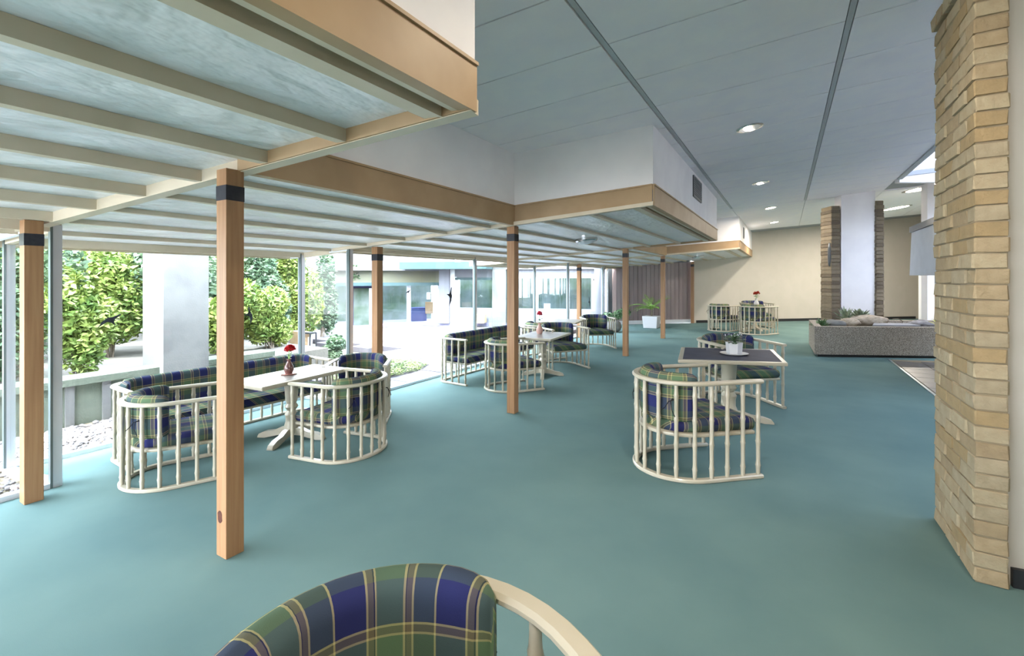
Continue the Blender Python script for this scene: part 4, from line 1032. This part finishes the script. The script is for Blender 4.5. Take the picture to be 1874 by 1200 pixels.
mb = MB(); mb.hexa([(1.45, 11.35, .5), (2.25, 11.75, .5), (2.15, 12.2, .5), (1.55, 11.95, .5)], [(1.45, 11.35, .60), (2.25, 11.75, .60), (2.15, 12.2, .60), (1.55, 11.95, .60)])
o = build(mb, 'white_slab', 'white_render'); tag(o, 'flat white slab lying beside the large boulder in the trough', 'slab'); bevel(o, .01)
def rosette(x, y, z, n, L, w, m, lab, up=.6, seed=0, name='succulent'):
    rnd = random.Random(seed); S_ = empty(name, (x, y, z)); tag(S_, lab, 'plant', 'plants growing in the concrete trough')
    for k in range(n):
        a = 2 * PI * k / n * 2.4 + rnd.uniform(-.2, .2); e = rnd.uniform(.15, 1.3) * up; l = L * rnd.uniform(.75, 1.1)
        mb = MB(); d_ = Vector((math.cos(a) * math.cos(e), math.sin(a) * math.cos(e), math.sin(e))); s_ = Vector((-math.sin(a), math.cos(a), 0)) * w; nn = d_.cross(s_).normalized() * w * .35
        rows = []
        for t, f_ in ((0, .6), (.35, 1), (.7, .75), (1, .06)):
            c_ = d_ * l * t + Vector((0, 0, -.12 * l * t * t)); rows.append([mb.vert(c_ - s_ * f_), mb.vert(c_ + nn * f_), mb.vert(c_ + s_ * f_), mb.vert(c_ - nn * f_)])
        for p_, q_ in zip(rows, rows[1:]):
            for j in range(4): mb.f.append([p_[j], p_[(j + 1) % 4], q_[(j + 1) % 4], q_[j]])
        mb.f.append(rows[0]); build(mb, 'leaf', m, S_)
    return S_
rosette(.62, 11.35, .50, 22, .24, .035, 'leaf_dark', 'dark green fleshy plant at the near corner of the trough', 1.0, 1)
rosette(1.08, 11.95, .62, 26, .34, .028, 'leaf_grey', 'spiky grey-green succulent, tallest plant in the trough', 1.0, 2)
rosette(1.35, 12.15, .66, 24, .28, .05, 'leaf_grey', 'broad-leaved grey plant behind the boulder', .9, 3)
rosette(2.75, 12.55, .52, 22, .32, .018, 'leaf_yellow', 'yellow-green grassy plant at the far end of the trough', .7, 4)
mb = MB(); mb.tube([(2.05, 12.3, .5), (2.08, 12.35, .62), (2.0, 12.3, .68), (1.9, 12.25, .67)], .008, 5); o = build(mb, 'thin_branch', 'bark'); tag(o, 'thin bent twig sticking up from the trough', 'branch')

# alcove shelf seen beside the slim column
AS = empty('alcove_cabinet', (3.95, 20.6, 0), .55); tag(AS, 'far alcove shelf unit in white and brown beside the cream wall', 'cabinet')
for nm, m_, x0, x1, z0, z1 in (('side_panel', 'white_frame', 0, .08, 0, 2.1), ('drawer_front', 'brown_board', .08, .75, .1, .95), ('shelf', 'white_frame', .08, .75, .95, 1.0), ('box_front', 'hood_grey', .08, .75, 1.0, 1.35), ('niche', 'vent_slat', .08, .75, 1.35, 1.6), ('top_panel', 'tan_board', .08, .75, 1.6, 2.1)):
    mb = MB(); mb.box(x0, x1, 0, .1, z0, z1); build(mb, nm, m_, AS)

# ================================================================ lamps in the ceiling
def downlight(x, y, lab, lit, power=0, r=.11):
    D = empty('ceiling_downlight', (x, y, zc(x) - .0)); D.rotation_euler = (0, -math.atan(.137), 0); tag(D, lab, 'lamp', 'round recessed downlights in the grey ceiling')
    mb = MB(); mb.lathe([(r * 1.25, .0), (r * 1.25, -.008), (r, -.012), (r, .0)], 24, cap=False); build(mb, 'ring', 'chrome', D, 40)
    mb = MB(); mb.lathe([(r, -.004), (.0, -.003)], 24, cap=False); build(mb, 'reflector', 'lamp_white' if lit else 'alu', D, 40)
    mb = MB(); mb.lathe([(0, -.03), (.03, -.026), (.045, -.006), (.03, 0)], 12, (-.02, 0, 0), cap=False); build(mb, 'bulb', 'lamp_white', D, 60)
    if power:
        l = bpy.data.lights.new('downlight', 'AREA'); l.shape = 'DISK'; l.size = .2; l.energy = power; l.color = (1, .90, .76)
        lo = bpy.data.objects.new('downlight_beam', l); C.objects.link(lo); lo.parent = D; lo.location = (0, 0, -.05)
downlight(-.346, 5.80, 'nearest round downlight in the grey ceiling', False)
downlight(-.378, 9.20, 'second round downlight in the grey ceiling', False)
downlight(-.313, 12.62, 'third round downlight, at the edge of the warm ceiling', True, 11)
downlight(-.294, 15.9, 'farthest round downlight above the back wall table', True, 15)
downlight(2.84, 17.77, 'lit round downlight beyond the right brick slab, left of the slim column', True, 50, .3)
downlight(2.74, 14.2, 'lit round downlight over the end of the trough', True, 25, .3)
downlight(-.346, 2.40, 'unseen round fill downlight added in the ceiling above the camera', True, 4, .2)  # added out of view as interior fill
downlight(-.346, -1.0, 'unseen round fill downlight added in the ceiling behind the camera', True, 9, .2)  # another added fill lamp, never in view
downlight(1.0, .9, 'unseen round fill downlight added in the ceiling before the brick wall end', True, 9, .2)  # added out of view to brighten the brick end and cream wall
def disc_lamp(x, y, lab, r=.17):
    D = empty('canopy_lamp', (x, y, zs(x))); D.rotation_euler = (0, -math.atan(.113), 0); tag(D, lab, 'lamp', 'flat round lamps under the canopy')
    mb = MB(); mb.lathe([(r, .04), (r, .0), (r * .9, -.02), (r * .86, -.02)], 24, cap=False); build(mb, 'lamp_ring', 'chrome', D, 40)
    mb = MB(); mb.lathe([(r * .88, -.015), (r * .6, -.045), (0, -.06)], 24, cap=False); build(mb, 'diffuser', 'lamp_off', D, 60)
disc_lamp(-2.63, 6.71, 'round glass lamp fixed under the canopy beside the corner post')
disc_lamp(-2.2, 14.4, 'round glass lamp under the last canopy bay above the palm')
# bracket lamp on box 3 etc. left out: not visible
